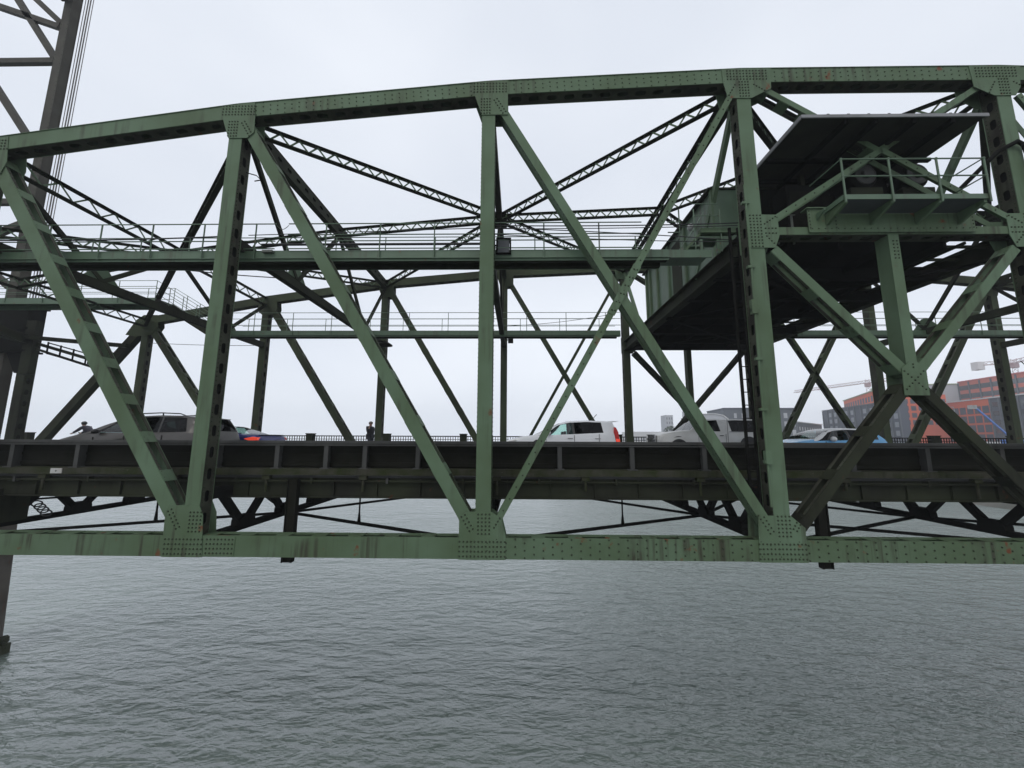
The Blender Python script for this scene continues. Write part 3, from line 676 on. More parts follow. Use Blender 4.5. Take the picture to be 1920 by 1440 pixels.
for x in (7.9, 8.6, 9.5, 10.4): mb.box(x-.04, x+.04, cy0+.05, cy1, cz-.12, cz)
for y in (9.75, 10.6): mb.box(cx0+.05, cx1+.12, y-.05, y+.05, cz-.09, cz-.002)
mb.build('roof_beam', 'black', cp)
for x, y in ((8.25, 10.4), (11.0, 10.7), (7.0, 10.7)):
    mb = MB(); mb.box(x-.06, x+.06, y-.06, y+.06, 5.3, cz); mb.build('canopy_post', 'dirty', hs)
# winch machinery under the canopy
for x, lab in ((9.23, 'dark round winch motor under the canopy behind the left railing post'), (10.59, 'dark round winch motor under the canopy to the right of its twin')):
    t = thing('winch_motor', lab, 'machine', (x, 9.9, 6.58), group='winch motors under the canopy')
    mb = MB(); mb.lathe([(.05,-.42),(.30,-.42),(.36,-.34),(.36,.34),(.30,.42),(.05,.42)], (0,0,.42), 24, 'y'); mb.build('motor_drum', 'black', t, smooth=30)
    mb = MB(); mb.lathe([(.02,-.5),(.11,-.5),(.12,-.42),(.24,-.425),(.26,-.44),(.28,-.425)], (0,0,.42), 20, 'y'); mb.build('end_cap', 'rail', t, smooth=30)
    mb = MB(); mb.box(-.42, .42, -.4, .4, -1.2, .06); mb.build('motor_base', 'dirty', t)
t = thing('gear_frame', 'dark drive shaft and gear frame between the two winch motors', 'machine', (9.91, 9.95, 6.58))
mb = MB(); mb.tube([(-.45,0,.42),(.45,0,.42)], .05, 8); mb.build('drive_shaft', 'rail', t)
mb = MB(); mb.prism([(-.3,-.4),(.3,-.4),(.2,.5),(-.2,.5)], -.1, .1); mb.build('bearing_stand', 'black', t)
mb = MB(); mb.lathe([(.03,-.06),(.3,-.06),(.3,.06),(.03,.06)], (-.25,.2,.35), 20, 'x'); mb.build('gear_wheel', 'black', t)
t = thing('machine_cabinet', 'dark equipment cabinet under the canopy roof left of the winch motors', 'machine', (0,0,0))
mb = MB(); mb.box(7.5, 8.5, 10.05, 10.6, 5.35, 7.1); mb.build('housing', 'black', t)
mb = MB(); mb.box(8.5, 8.9, 10.1, 10.5, 6.4, 6.8); mb.build('duct', 'panel', t); mb = MB(); mb.box(7.6, 8.4, 10.03, 10.047, 5.6, 6.9); mb.build('cabinet_door', 'panel', t)

bl = thing('balcony', 'light green service balcony with pipe railing cantilevered out below the canopy', 'balcony')
bx0, bx1, by0, by1, bz = 7.62, 10.93, 8.41, 9.0, 5.60
mb = MB(); mb.box(bx0, bx1, by0, by1, bz-.02, bz); mb.build('balcony_floor', 'sheet', bl)
mb = MB(); mb.box(bx0, bx1, by0-.02, by0, bz-.03, bz+.09); mb.box(bx0-.02, bx0, by0, by1, bz-.03, bz+.09); mb.box(bx1, bx1+.02, by0, by1, bz-.03, bz+.09); mb.build('toe_board', 'teal', bl)
for x in (7.67, 8.75, 9.85, 10.88):
    mb = MB(); mb.prism([(by0+.02, bz-.02), (by1, bz-.02), (by1, bz-.32), (by0+.02, bz-.10)], x-.035, x+.035, 'x'); mb.build('bracket', 'green', bl)
mb = MB(); mb.prism([(by0+.35, bz-.02), (9.25, bz-.02), (9.25, bz-.3), (by0+.35, bz-.06)], 7.42, 7.46, 'x'); mb.build('bracket', 'teal', bl)
mb = MB(); ry = by0-.04
for zz in (.98, .54): mb.tube([(7.62, 9.35, bz+zz), (bx0, ry, bz+zz), (bx1, ry, bz+zz), (bx1, 9.0, bz+zz)], .018, 7)
for x in (bx0, 8.72, 9.83, bx1): mb.tube([(x, ry, bz-.12), (x, ry, bz+.98)], .023, 7); mb.ico((x, ry, bz+.98), .032); mb.ico((x, ry, bz+.54), .03)
mb.build('pipe_railing', 'teal', bl, smooth=40)
t = thing('guard_rail', 'short low pipe railing on the platform edge beside the second riveted joint plate', 'railing')
mb = MB(); 
for zz in (.18, .62): mb.tube([(6.2, 9.6, 5.3+zz), (7.35, 9.6, 5.3+zz)], .018, 6)
for x in (6.85, 7.25): mb.tube([(x, 9.6, 5.1), (x, 9.6, 5.92)], .03, 6)
mb.build('pipe', 'galv', t)
# landing where the catwalk meets the house
t = thing('landing', 'small green landing with railings and brackets left of the machinery house', 'platform')
mb = MB(); mb.box(4.0, 5.15, 9.75, 10.5, 4.93, 4.98); mb.box(4.0, 5.15, 9.72, 9.75, 4.80, 5.02); mb.build('landing_deck', 'teal', t)
mb = MB(); mb.box(4.85, 5.5, 9.80, 10.3, 5.38, 5.44); mb.box(4.9, 4.98, 9.82, 9.9, 4.98, 5.38); mb.box(5.36, 5.44, 9.82, 9.9, 4.98, 5.38); mb.box(4.6, 4.9, 9.8, 10.3, 5.15, 5.2); mb.build('step_box', 'teal', t)
mb = MB()
for zz in (.95, .6, .3): mb.tube([(4.0, 9.68, 4.98+zz*.85), (4.35, 9.68, 4.98+zz*.85)], .016, 6); mb.tube([(4.75, 9.8, 5.44+zz), (5.45, 9.8, 5.44+zz)], .014, 6)
for x in (4.35, 4.75, 5.45): mb.tube([(x, 9.75, 4.98), (x, 9.75, 6.2)], .018, 6)
for i in range(5): mb.tube([(4.3+i*.12, 9.9, 5.0+i*.16), (5.2+i*.05, 10.5, 6.2+i*.1)], .012, 5)
mb.build('landing_rail', 'teal', t)
mb = MB(); mb.box(4.9, 5.85, 9.7, 9.9, 5.5, 5.62); mb.bar((4.5, 9.8, 5.05), (4.95, 9.8, 5.56), .06); mb.build('cable_tray', 'green', t)

# ------------------------------------------------------------------ cables, pipes, lamps
def sag(a, b, s, n=14): return [Vector(a).lerp(Vector(b), i/n) - Vector((0,0,1))*s*4*(i/n)*(1-i/n) for i in range(n+1)]
W1 = (('upper black power cable strung from the machinery house to the middle post', (5.9, 9.62, 5.72), (-.75, 9.62, 5.68), .04, .016),
      ('second black cable sagging just below the upper one right of the middle post', (5.9, 9.64, 5.66), (-.75, 9.64, 5.60), .03, .012),
      ('black cable running level at railing height towards the machinery house', (5.9, 9.6, 5.20), (-.7, 9.6, 5.60), -.04, .013),
      ('lower black cable at railing height right of the middle post', (5.9, 9.6, 5.17), (-.7, 9.6, 5.42), .05, .011),
      ('black cable between the second post and the middle post', (-.9, 9.6, 5.6), (-7.3, 9.6, 5.42), .0, .012),
      ('black cables bundled along the catwalk left of the second post', (-7.6, 9.62, 5.42), (-14.4, 9.62, 5.32), .05, .02),
      ('thin black cable crossing the far railing right of the middle far post', (-.6, 18, 5.4), (4.6, 18, 6.0), .1, .012),
      ('thin black wire below the far catwalk at the left', (-20.6, 20.5, 5.2), (-14.5, 20.5, 5.05), .05, .014),
      ('dark cable under the catwalk at the far left', (-14.2, 10.6, 5.6), (-8.0, 12.6, 5.5), .15, .018))
for lab, a, b, s, r in W1:
    mb = MB(); mb.tube(sag(a, b, s), r, 5); tag(mb.build('cable', 'wire', smooth=60), lab, 'cable', 'black cables along the bridge')
mb = MB(); mb.tube([(-7.2, 10.0, 5.36), (-.98, 10.0, 5.36)], .035, 8); tag(mb.build('conduit_pipe', 'wire', smooth=60), 'thick black conduit running along the catwalk between the second and middle posts', 'pipe', 'pipes on the bridge')
mb = MB(); mb.tube([(5.72, 9.02, 6.4), (5.72, 9.02, 4.2), (5.70, 9.03, 1.5), (5.70, 9.03, -1.5)], .026, 8)
for z in (5.9, 4.2, 3.1, 1.9, .7, -.5): mb.box(5.62, 5.80, 8.99, 9.07, z-.03, z+.03)
mb.box(5.62, 5.76, 8.97, 9.07, 3.0, 3.35); mb.box(5.64, 5.77, 8.97, 9.07, -.55, -.25)
tag(mb.build('conduit_pipe', 'green', smooth=40), 'pale vertical conduit with clamps down the left edge of the post beside the pickup', 'pipe', 'pipes on the bridge')
mb = MB(); mb.tube([(11.3, 9.6, 6.2), (12.3, 9.1, 7.35), (12.65, 8.98, 7.52), (12.80, 8.98, 7.42), (12.86, 8.98, 7.1), (12.88, 8.98, 2)], .055, 8)
tag(mb.build('conduit_pipe', 'black', smooth=60), 'bent dark pipe looping over the rightmost post beside the balcony', 'pipe', 'pipes on the bridge')
mb = MB(); mb.box(5.72, 5.78, 9.47, 9.52, -1.6, 5.5); mb.box(5.50, 5.56, 9.47, 9.52, -1.6, 5.5)
for i in range(22): mb.tube([(5.53, 9.49, -1.4+i*.32), (5.75, 9.49, -1.4+i*.32)], .012, 5)
tag(mb.build('ladder', 'black'), 'narrow dark steel ladder fixed behind the post left of the blue hatchback', 'ladder')
mb = MB(); mb.tube([(26.6, 20.4, 4.2)] + [(26.6+.9*sin(pi*i/10)*1.0+.06*i, 20.4, 4.2-1.0*sin(pi*i/10)**.8) for i in range(1,10)] + [(27.4, 20.4, 4.3)], .02, 5); tag(mb.build('cable', 'wire'), 'drooping loop of cable hanging right of the farthest right post', 'cable', 'black cables along the bridge')
t = thing('floodlight', 'rectangular caged lantern hanging beside the middle post under the catwalk rail', 'light', (-.40, 9.75, 5.10), group='lamps on the bridge')
mb = MB()
for sx in (-.18, .18):
    for sy in (-.12, .12): mb.box(sx-.02, sx+.02, sy-.02, sy+.02, -.22, .22)
for z in (-.22, .2): mb.box(-.2, .2, -.14, .14, z, z+.025)
mb.build('lamp_frame', 'black', t); mb = MB(); mb.box(-.15, .15, -.1, .1, -.19, .19); mb.build('lamp_glass', 'sheet', t); mb = MB(); mb.box(-.5, -.2, -.02, .02, .05, .09); mb.build('lamp_arm', 'black', t)
for x, y, z, lab in ((-.42, 20.4, 5.29, 'small dark box lamp under the far catwalk beside the middle far post'),):
    t = thing('floodlight', lab, 'light', (x, y, z), group='lamps on the bridge'); mb = MB(); mb.box(-.14, .14, -.1, .1, -.12, .12); mb.build('lamp_body', 'black', t); mb = MB(); mb.box(-.3, -.14, -.03, .03, .02, .07); mb.build('lamp_arm', 'black', t)
t = thing('floodlight', 'dark dish lamp on the sway strut beside the far post above the walking pedestrian', 'light', (-7.1, 19.9, 5.0), group='lamps on the bridge')
mb = MB(); mb.lathe([(.06, .12), (.12, .1), (.36, -.06), (.38, -.1)], (0,0,0), 16); mb.build('lamp_shade', 'black', t, smooth=40); mb = MB(); mb.box(-.5, 0, -.04, .04, .1, .16); mb.build('lamp_arm', 'black', t)
for x, y, z in ((-7.02, 9.3, 6.95),):
    mb = MB(); mb.bar((x-.3, y, z+.1), (x, y-.02, z), .02); mb.bar((x, y, z), (x+.12, y, z-.12), .02); mb.bar((x+.12, y, z-.12), (x-.05, y, z-.15), .02)
    tag(mb.build('bracket', 'black'), 'tiny loose wire bracket sticking out right of the second post', 'bracket')

# ------------------------------------------------------------------ tower, portal, pier at the far left
tw = thing('bridge_tower', 'tall dark steel lift tower rising out of the top left corner', 'tower')
def col(mb, x, y, w, d, z0, z1, solid=False):
    mb.box(x-w/2, x+w/2, y-d/2, y-d/2+.03, z0, z1); mb.box(x-w/2, x+w/2, y+d/2-.03, y+d/2, z0, z1)
    for sg in (-1, 1):
        if solid: mb.box(x+sg*(w/2-.04)-.012, x+sg*(w/2-.04)+.012, y-d/2+.03, y+d/2-.03, z0, z1)
        else: mb.perf((x+sg*(w/2-.04), y, z0), (x+sg*(w/2-.04), y, z1), (0,1,0), d-.06, (sg,0,0), .62, .3, .2)
TX = -29.06
for x in (TX, TX-9):
    for y in (20.9, 9.3):
        if y < 10 and x == TX: continue
        mb = MB(); col(mb, x, y-.05, .54, .5, -3, 34, True)
        if x == TX:
            for i in range(90):
                for sg in (-.2, .2): mb.rivet((x+sg, y-.3, 5+i*.32), r=.03, h=.02)
        mb.build('tower_leg', 'tower', tw)
def tb(a, b, w=.3, m='tower'):
    mb = MB(); mb.obox((a[0], 20.9, a[1]), (b[0], 20.9, b[1]), (0,1,0), -w/2, w/2, -.14, .14); mb.build('tower_brace', m, tw)
for a, b in (((-38, 23.72), (-29.6, 23.72)), ((-29.6, 23.9), (-36.0, 32.7)), ((-29.6, 26.5), (-36.2, 32.6)), ((-29.7, 26.25), (-38.0, 29.4)),
             ((-30.0, 17.9), (-37, 27)), ((-29.4, 14.0), (-37, 22.6)), ((-38, 14.0), (-29.6, 14.0)), ((-29.6, 8.6), (-37, 14)), ((-29.5,30.6),(-30.6,33.0)), ((-38,9.0),(-29.6,12.6))): tb(a, b, .34)
mb = MB(); mb.bar((-29.1, 20.5, 28.0), (-29.1, 9.6, 28.0), .5, .6); mb.bar((-29.1, 20.5, 14.0), (-29.1, 9.6, 20.0), .3, .3); mb.build('cross_girder', 'tower', tw)
cb = thing('hoist_rope', 'bundle of thin vertical lifting ropes hanging beside the tower leg', 'rope')
for i in range(6):
    mb = MB(); x = -28.22+.085*(i % 3)*1.9; y = 20.8+.15*(i//3); mb.tube([(x, y, 5.6), (x, y, 34)], .02, 5); mb.build('rope', 'cable', cb)
pt = thing('lifting_girder', 'heavy dark portal girder and perforated legs at the far left end of the span', 'girder')
mb = MB(); mb.box(-31.5, -27.3, 20.2, 21.0, 4.75, 7.2); mb.box(-31.5, -27.15, 20.15, 21.05, 7.2, 7.3); mb.box(-31.5, -27.15, 20.15, 21.05, 4.65, 4.75); mb.box(-31.5, -27.2, 20.15, 20.2, 5.9, 6.02)
mb.build('girder', 'black', pt)
for x in (-27.68,):
    mb = MB(); col(mb, x, 20.85, .5, .45, -1, 4.65); mb.build('portal_leg', 'dirty', pt)
mb = MB(); mb.prism([(-28.6, 4.7), (-27.25, 4.7), (-27.35, 3.5), (-27.95, 3.5)], 20.52, 20.6); mb.build('knee_plate', 'black', pt)
mb = MB(); mb.box(-27.3, -26.75, 20.2, 20.5, 3.4, 6.4); mb.build('side_plate', 'dirty', pt)
mb = MB(); mb.bar((-31, 12, 7.5), (-27.2, 20.3, 5.3), .5, .5); mb.bar((-28.5, 14.5, 7.9), (-27.0, 19.9, 5.2), .35, .35); mb.bar((-27.0, 20, 5.4), (-21.2, 20, 4.9), .22, .2)
mb.bar((-27.0, 20.4, 5.2), (-22.4, 20.4, 3.9), .1, .16); mb.bar((-27.0, 20.4, 4.9), (-22.4, 20.4, 3.5), .1, .12); mb.build('portal_brace', 'dirty', pt)
mb = MB()
for i in range(5): mb.tube([(-26.0+i*.75, 20.3, 4.55-.2*i), (-26.0+i*.75, 20.3, 5.2-.2*i)], .04, 5)
for z in (4.55, 5.15): mb.bar((-26.0, 20.3, z), (-23.0, 20.3, z-.8), .06)
mb.build('service_walk', 'black', pt)
mb = MB(); mb.box(-23.3, -22.9, 20, 20.4, 3.9, 4.5); mb.build('equipment_box', 'black', pt)
mb = MB(); mb.box(-22.5, -22.2, 20, 20.3, 4.1, 4.6); mb.build('equipment_box', 'black', pt)
t = thing('bridge_pier', 'brown stained pier column standing in the water at the far left', 'pier')
mb = MB(); mb.add([(-30.5,19.9,-3),(-28.0,19.9,-3),(-28.0,21.9,-3),(-30.5,21.9,-3),(-30.5,19.9,-11),(-27.6,19.9,-11),(-27.6,21.9,-11),(-30.5,21.9,-11)],[(0,1,2,3),(7,6,5,4),(0,4,5,1),(1,5,6,2),(2,6,7,3),(3,7,4,0)]); mb.build('column', 'pier', t, bevel=.08)
mb = MB()
for i in range(26):
    mb.ico((-27.55+random.uniform(-.25,.1), 19.9+random.uniform(0,2.0), -10.9+random.uniform(-.5,.25)), random.uniform(.10,.20), i, .25)
mb.box(-30.7, -27.4, 19.7, 22.1, -12.2, -11.0); mb.build('footing', 'pierm', t)
t = thing('bearing_block', 'dark bearing housing with curled hoses under the deck at the left edge', 'bearing')
mb = MB(); mb.box(-16.2, -13.3, 9.8, 10.6, -2.2, -1.5); mb.box(-15.4, -13.5, 9.9, 10.8, -1.5, -1.35); mb.build('housing', 'dirty', t)
for i in range(4):
    mb = MB(); c = (-13.1+.1*i, 10.6, -1.8-.08*i); mb.tube([(c[0]+.16*cos(a*pi/6), c[1], c[2]+.08*sin(a*pi/6)) for a in range(13)], .018, 5); mb.build('hose', 'wire', t)

# ------------------------------------------------------------------ vehicles
def glassmat(name, tint, rf=.12, ior=1.45):
    m = bpy.data.materials.new(name); m.use_nodes = True; n = m.node_tree; n.nodes.clear()
    o = n.nodes.new('ShaderNodeOutputMaterial'); t = n.nodes.new('ShaderNodeBsdfTransparent'); t.inputs[0].default_value = (*tint, 1)
    g = n.nodes.new('ShaderNodeBsdfGlossy'); g.inputs['Roughness'].default_value = .02; f = n.nodes.new('ShaderNodeFresnel'); f.inputs[0].default_value = ior
    mr = n.nodes.new('ShaderNodeMath'); mr.operation = 'ADD'; mr.inputs[1].default_value = rf; n.links.new(f.outputs[0], mr.inputs[0])
    x = n.nodes.new('ShaderNodeMixShader'); n.links.new(mr.outputs[0], x.inputs[0]); n.links.new(t.outputs[0], x.inputs[1]); n.links.new(g.outputs[0], x.inputs[2]); n.links.new(x.outputs[0], o.inputs[0]); return m
M['gclear'] = glassmat('clear_car_window', (.66, .86, .80), .02); M['gtint'] = glassmat('tinted_car_window', (.03, .035, .035), 0, 1.28)
RZ = -.97
class Car:
    def __init__(s, name, label, xf, ys, L_, W_, zs, zr, cab, ws, rear, paint, roofpaint=None, th=.16, zlow=.24, nose=.16, rg=None, wheels=(.82, 3.4), wr=.33, wlow=1.0, cat='car', tail=.10, bulge=0):
        s.t = thing(name, label, cat, (xf+L_/2, ys+W_/2, RZ)); s.L, s.W = L_, W_; s.zs_, s.zr_, s.th = zs, zr, th; s.cab = cab; s.nose, s.tail = nose, tail; s.zlow = zlow
        n = 70; X = sorted(set([L_*i/n for i in range(n+1)] + [ws[0], ws[1], rear[0], rear[1], cab[0], cab[1]] + [.02, .06, L_-.02, L_-.06])); s.X = X
        rows = []
        for x in X:
            c = s.sec(x); rows.append([(x-L_/2, -y, z) for y, z in c] + [(x-L_/2, y, z) for y, z in c[-2::-1]])
        m = len(rows[0]); mb = MB(); mr = MB(); mb.v = [p for r in rows for p in r]; ng = 5; gl = (4, 8)          # glass rows 4..7
        fs = []; rf = []
        for i in range(len(X)-1):
            xm = (X[i]+X[i+1])/2
            for j in range(m-1):
                jj = j if j < (m-1)/2 else m-2-j
                if cab[0] < xm < cab[1] and 4 <= jj < 7: continue
                if (ws[0] < xm < ws[1] or rear[0] < xm < rear[1]) and jj >= 8: continue
                q = (i*m+j, (i+1)*m+j, (i+1)*m+j+1, i*m+j+1)
                (rf if (cab[0] < xm < cab[1] and jj >= 7) else fs).append(q)
            fs.append((i*m, i*m+m-1, (i+1)*m+m-1, (i+1)*m))
        fs.append(tuple(range(m))); fs.append(tuple((len(X)-1)*m+j for j in range(m))[::-1])
        if roofpaint: mr.v = list(mb.v); mr.f = rf; mr.mi = [0]*len(rf)
        else: fs += rf
        mb.f = fs; mb.mi = [0]*len(fs)
        s.body = s.fin(mb, 'body', paint)
        if roofpaint: s.fin(mr, 'roof', roofpaint)
        for (a, b, nm) in ((ws[0], ws[1], 'windshield'), (rear[0], rear[1], 'rear_window')):
            if b-a < .02: continue
            g = MB(); xs_ = [x for x in X if a-1e-6 <= x <= b+1e-6]; vs = []
            for x in xs_:
                c = s.sec(x)[8:]; c = [(-y, z) for y, z in c] + [(y, z) for y, z in c[-2::-1]]
                vs += [(x-L_/2, y, z+.003) for y, z in c]; mm = len(c)
            g.add(vs, [(i*mm+j, (i+1)*mm+j, (i+1)*mm+j+1, i*mm+j+1) for i in range(len(xs_)-1) for j in range(mm-1)]); s.fin(g, nm, rg if (nm == 'rear_window' and rg) else 'gclear')
        r = wr
        for wx in wheels:
            for sg in (-1, 1):
                a = MB(); y = sg*(W_/2*wlow); a.lathe([(.0, 0), (r+.07, 0), (r+.07, sg*.016), (.0, sg*.016)], (wx-L_/2, y-sg*.004, r), 28, 'y'); a.build('wheel_arch', 'trim', s.t)
                a = MB(); a.lathe([(r*.6, -.1), (r-.02, -.1), (r, -.07), (r, .07), (r-.02, .1), (r*.6, .1)], (0,0,0), 28, 'y'); wh = a.build('wheel', 'tyre', s.t, smooth=40, loc=(wx-L_/2, y-sg*.075, r))
                a = MB(); a.lathe([(.02, sg*.06), (r*.2, sg*.07), (r*.25, sg*.04), (r*.58, sg*.05), (r*.62, sg*.09), (r*.62, -sg*.09)], (0,0,0), 28, 'y')
                for k in range(5): an = k*2*pi/5; a.obox((cos(an)*r*.15, sg*.06, sin(an)*r*.15), (cos(an)*r*.58, sg*.075, sin(an)*r*.58), (0,1,0), -.03, .03, 0, .012)
                a.build('rim', 'rim', wh, smooth=40)
    def fin(s, mb, nm, m):
        me = bpy.data.meshes.new(nm); me.from_pydata([tuple(p) for p in mb.v], [], mb.f)
        import bmesh
        b = bmesh.new(); b.from_mesh(me); bmesh.ops.delete(b, geom=[v for v in b.verts if not v.link_faces], context='VERTS'); bmesh.ops.remove_doubles(b, verts=b.verts, dist=1e-4); bmesh.ops.recalc_face_normals(b, faces=b.faces); b.to_mesh(me); b.free()
        me.materials.append(M[m]); me.shade_smooth(); me.set_sharp_from_angle(angle=radians(38)); o = bpy.data.objects.new(nm, me); COL.objects.link(o); o.parent = s.t; return o
    def zs(s, x): return float(np.interp(x, [a for a, _ in s.zs_], [b for _, b in s.zs_]))
    def zr(s, x): return max(s.zs(x)+.02, float(np.interp(x, [a for a, _ in s.zr_], [b for _, b in s.zr_])))
    def hw(s, x):
        f = 1 - s.nose*max(0, (.8-x)/.8)**2.2 - s.tail*max(0, (x-(s.L-.6))/.6)**2.2; return s.W/2*f
    def sec(s, x):
        w = s.hw(x); zs = s.zs(x); zr = s.zr(x); up = min(1, max(0, (zr-zs)/.45)); wt = w-.05-s.th*up; dp = .015+.05*up; ze = zr-dp*1.1 if zr-dp*1.1 > zs+.004 else zs+.004
        e = min(x, s.L-x); zl = s.zlow + .12*max(0, 1-e/.15)
        P = [(w*.93, zl), (w, zl+.16), (w, (zl+zs)*.52), (w-.015, zs-.07), (w-.05, zs)]
        for k in (1, 2, 3): t = k/3; P.append(((w-.05)*(1-t)+wt*t, zs*(1-t)+ze*t))
        h = zr-ze
        P += [(wt-.05, ze+h*.62), (wt*.7, ze+h*.86), (wt*.35, ze+h*.97), (0, zr)]
        return P
    def side(s, x, t):
        c = s.sec(x); a, b = c[4], c[7]; return (a[0]*(1-t)+b[0]*t, a[1]*(1-t)+b[1]*t)
    def band(s, bounds, kinds, n=8):
        """bounds: (x at belt, x at roof) pairs; kinds between them: material key or None"""
        for sg in (-1, 1):
            for (a, b), kd in zip(zip(bounds[:-1], bounds[1:]), kinds):
                if kd is None: continue
                vs = []; K = 6
                for i in range(n+1):
                    for j in range(K+1):
                        t = j/K; x = (a[0]*(1-t)+a[1]*t)*(1-i/n) + (b[0]*(1-t)+b[1]*t)*(i/n); y, z = s.side(x, t); vs.append((x-s.L/2, sg*(y+.002), z))
                g = MB(); g.add(vs, [(i*(K+1)+j, (i+1)*(K+1)+j, (i+1)*(K+1)+j+1, i*(K+1)+j+1) for i in range(n) for j in range(K)])
                s.fin(g, 'side_window' if kd.startswith('g') else 'pillar', kd)
    def blob(s, name, x, y, z, r, sc, m, parent=None, **k):
        mb = MB(); mb.ico((0,0,0), r, sc=sc, seg=16, rings=10); return mb.build(name, m, parent or s.t, smooth=60, loc=(x-s.L/2, y, z))
    def mirrors(s, x, z, m, r=.11):
        for sg in (-1, 1):
            o = s.blob('side_mirror', x, sg*(s.W/2+.07), z, r, (.75, 1.0, .75), m)
    def handles(s, xs, z, m):
        for x in xs:
            for sg in (-1, 1):
                mb = MB(); y = s.hw(x)*sg; mb.box(x-s.L/2-.09, x-s.L/2+.09, min(y, y+sg*.025), max(y, y+sg*.025), z-.015, z+.015); mb.build('door_handle', m, s.t, bevel=.005)
    def line(s, x, z0, z1, m='trim'):
        for sg in (-1, 1):
            mb = MB(); y = s.hw(x)*sg; mb.box(x-s.L/2-.006, x-s.L/2+.006, min(y-.01, y+.003), max(y+.01, y-.003) if sg < 0 else y+.003, z0, z1); mb.build('door_seam', m, s.t)
    def seats(s, xs, z=.55, top=1.12):
        for x in xs:
            for sg in (-1, 1):
                mb = MB(); mb.box(x-s.L/2-.05, x-s.L/2+.09, sg*s.W*.22-.22, sg*s.W*.22+.22, z, top-.08); mb.box(x-s.L/2-.5, x-s.L/2, sg*s.W*.22-.24, sg*s.W*.22+.24, z-.12, z+.05); mb.box(x-s.L/2+.0, x-s.L/2+.09, sg*s.W*.22-.12, sg*s.W*.22+.12, top-.08, top+.12); mb.build('seat', 'trim', s.t, bevel=.03)
    def floor(s, a, b, z=.42):
        mb = MB(); mb.box(a-s.L/2, b-s.L/2, -s.W/2+.1, s.W/2-.1, z-.02, z); mb.box(a-s.L/2, a-s.L/2+.35, -s.W/2+.12, s.W/2-.12, z, s.zs(a+.3)-.04); mb.build('interior', 'trim', s.t)
    def plate(s, poly, y, name, m):
        pass

# white boxy hatchback
c = Car('parked_car', 'white boxy hatchback with lit-looking red tail lamps halted in the middle of the bridge', -.55, 13.2, 4.02, 1.78,
  [(0,.66),(.06,.80),(.2,.91),(.55,.99),(1.0,1.06),(1.35,1.09),(2.4,1.13),(3.4,1.18),(3.9,1.18),(4.02,1.04)],
  [(0,.66),(.06,.82),(.2,.94),(.6,1.04),(1.12,1.11),(1.98,1.52),(2.3,1.60),(2.9,1.625),(3.6,1.60),(3.80,1.575),(3.97,1.20),(4.02,1.06)],
  (1.14, 3.78), (1.16, 1.98), (3.82, 3.955), 'white', th=.13, rg='gtint', wheels=(.78, 3.33))
c.t.name = 'hatchback_car'
c.band([(1.14,1.14),(1.22,1.85),(1.62,1.98),(1.66,2.02),(2.42,2.38),(2.50,2.46),(3.46,3.40),(3.78,3.78)], ['white','gtint','trim','gclear','trim','gtint','white'])
c.floor(1.15, 3.7); c.seats((2.15, 3.05)); c.mirrors(1.58, 1.18, 'white'); c.handles((2.32, 3.25), .99, 'edge'); c.line(1.5, .35, 1.06); c.line(2.46, .35, 1.10); c.line(3.30, .6, 1.14)
mb = MB()
for sg in (-1, 1): mb.prism([(-2.01+.08,.78),(-2.01+.34,.80),(-2.01+.52,.92),(-2.01+.46,.95),(-2.01+.18,.89)], sg*.755, sg*.865)
mb.build('headlight', 'lamp', c.t, bevel=.01)
for sg in (-1, 1):
    mb = MB(); y0, y1 = sorted((sg*.70, sg*.852)); mb.prism([(1.97,.78),(2.0,.85),(1.955,1.20),(1.88,1.36),(1.82,1.38),(1.80,1.2),(1.86,.88)], y0, y1); mb.build('taillight', 'redl' , c.t, bevel=.012)
    mb = MB(); y0, y1 = sorted((sg*.72, sg*.856)); mb.prism([(1.975,.78),(2.006,.85),(1.995,.97),(1.86,.99),(1.87,.86)], y0, y1); mb.build('brake_lamp', 'brake', c.t, bevel=.01)
mb = MB(); mb.prism([(1.66,1.585),(2.00,1.60),(2.02,1.585),(1.70,1.55)], -.62, .62); mb.build('spoiler', 'white', c.t, bevel=.008)
mb = MB(); mb.tube([(1.18,.0,1.61),(1.40,.0,1.86)], .012, 6); mb.tube([(1.10,.0,1.60),(1.22,.0,1.62)], .03, 8); mb.build('antenna', 'rail', c.t)
mb = MB(); mb.prism([(-.98,.86),(-.62,.90),(-.60,.95),(-.86,.94)], -.893, -.886); mb.build('side_vent', 'trim', c.t)
mb = MB(); mb.box(-2.06, -1.98, -.55, .55, .34, .52); mb.build('grille', 'trim', c.t); mb = MB(); mb.box(1.995, 2.05, -.7, .7, .4, .62); mb.build('bumper', 'white', c.t, bevel=.02)

# grey-brown minivan
c = Car('minivan', 'dark grey-brown minivan with roof rails behind the leaning brace at the left', -14.35, 11.5, 4.7, 1.92,
  [(0,.62),(.1,.76),(.35,.88),(.8,.98),(1.2,1.05),(1.5,1.08),(3.0,1.11),(4.35,1.14),(4.62,1.12),(4.7,.95)],
  [(0,.62),(.1,.78),(.35,.91),(.8,1.03),(1.1,1.10),(1.6,1.34),(2.15,1.56),(2.6,1.64),(3.2,1.67),(4.0,1.655),(4.40,1.60),(4.66,1.14),(4.7,.96)],
  (1.12, 4.38), (1.14, 2.15), (4.42, 4.64), 'taupe', th=.15, rg='gtint', wheels=(.92, 3.75), wr=.34, cat='minivan')
c.band([(1.12,1.12),(1.22,2.0),(1.50,2.1),(1.56,2.14),(2.42,2.40),(2.50,2.48),(3.42,3.40),(3.48,3.46),(4.30,4.16),(4.38,4.38)], ['taupe','gtint','trim','gclear','trim','gtint','trim','gtint','taupe'])
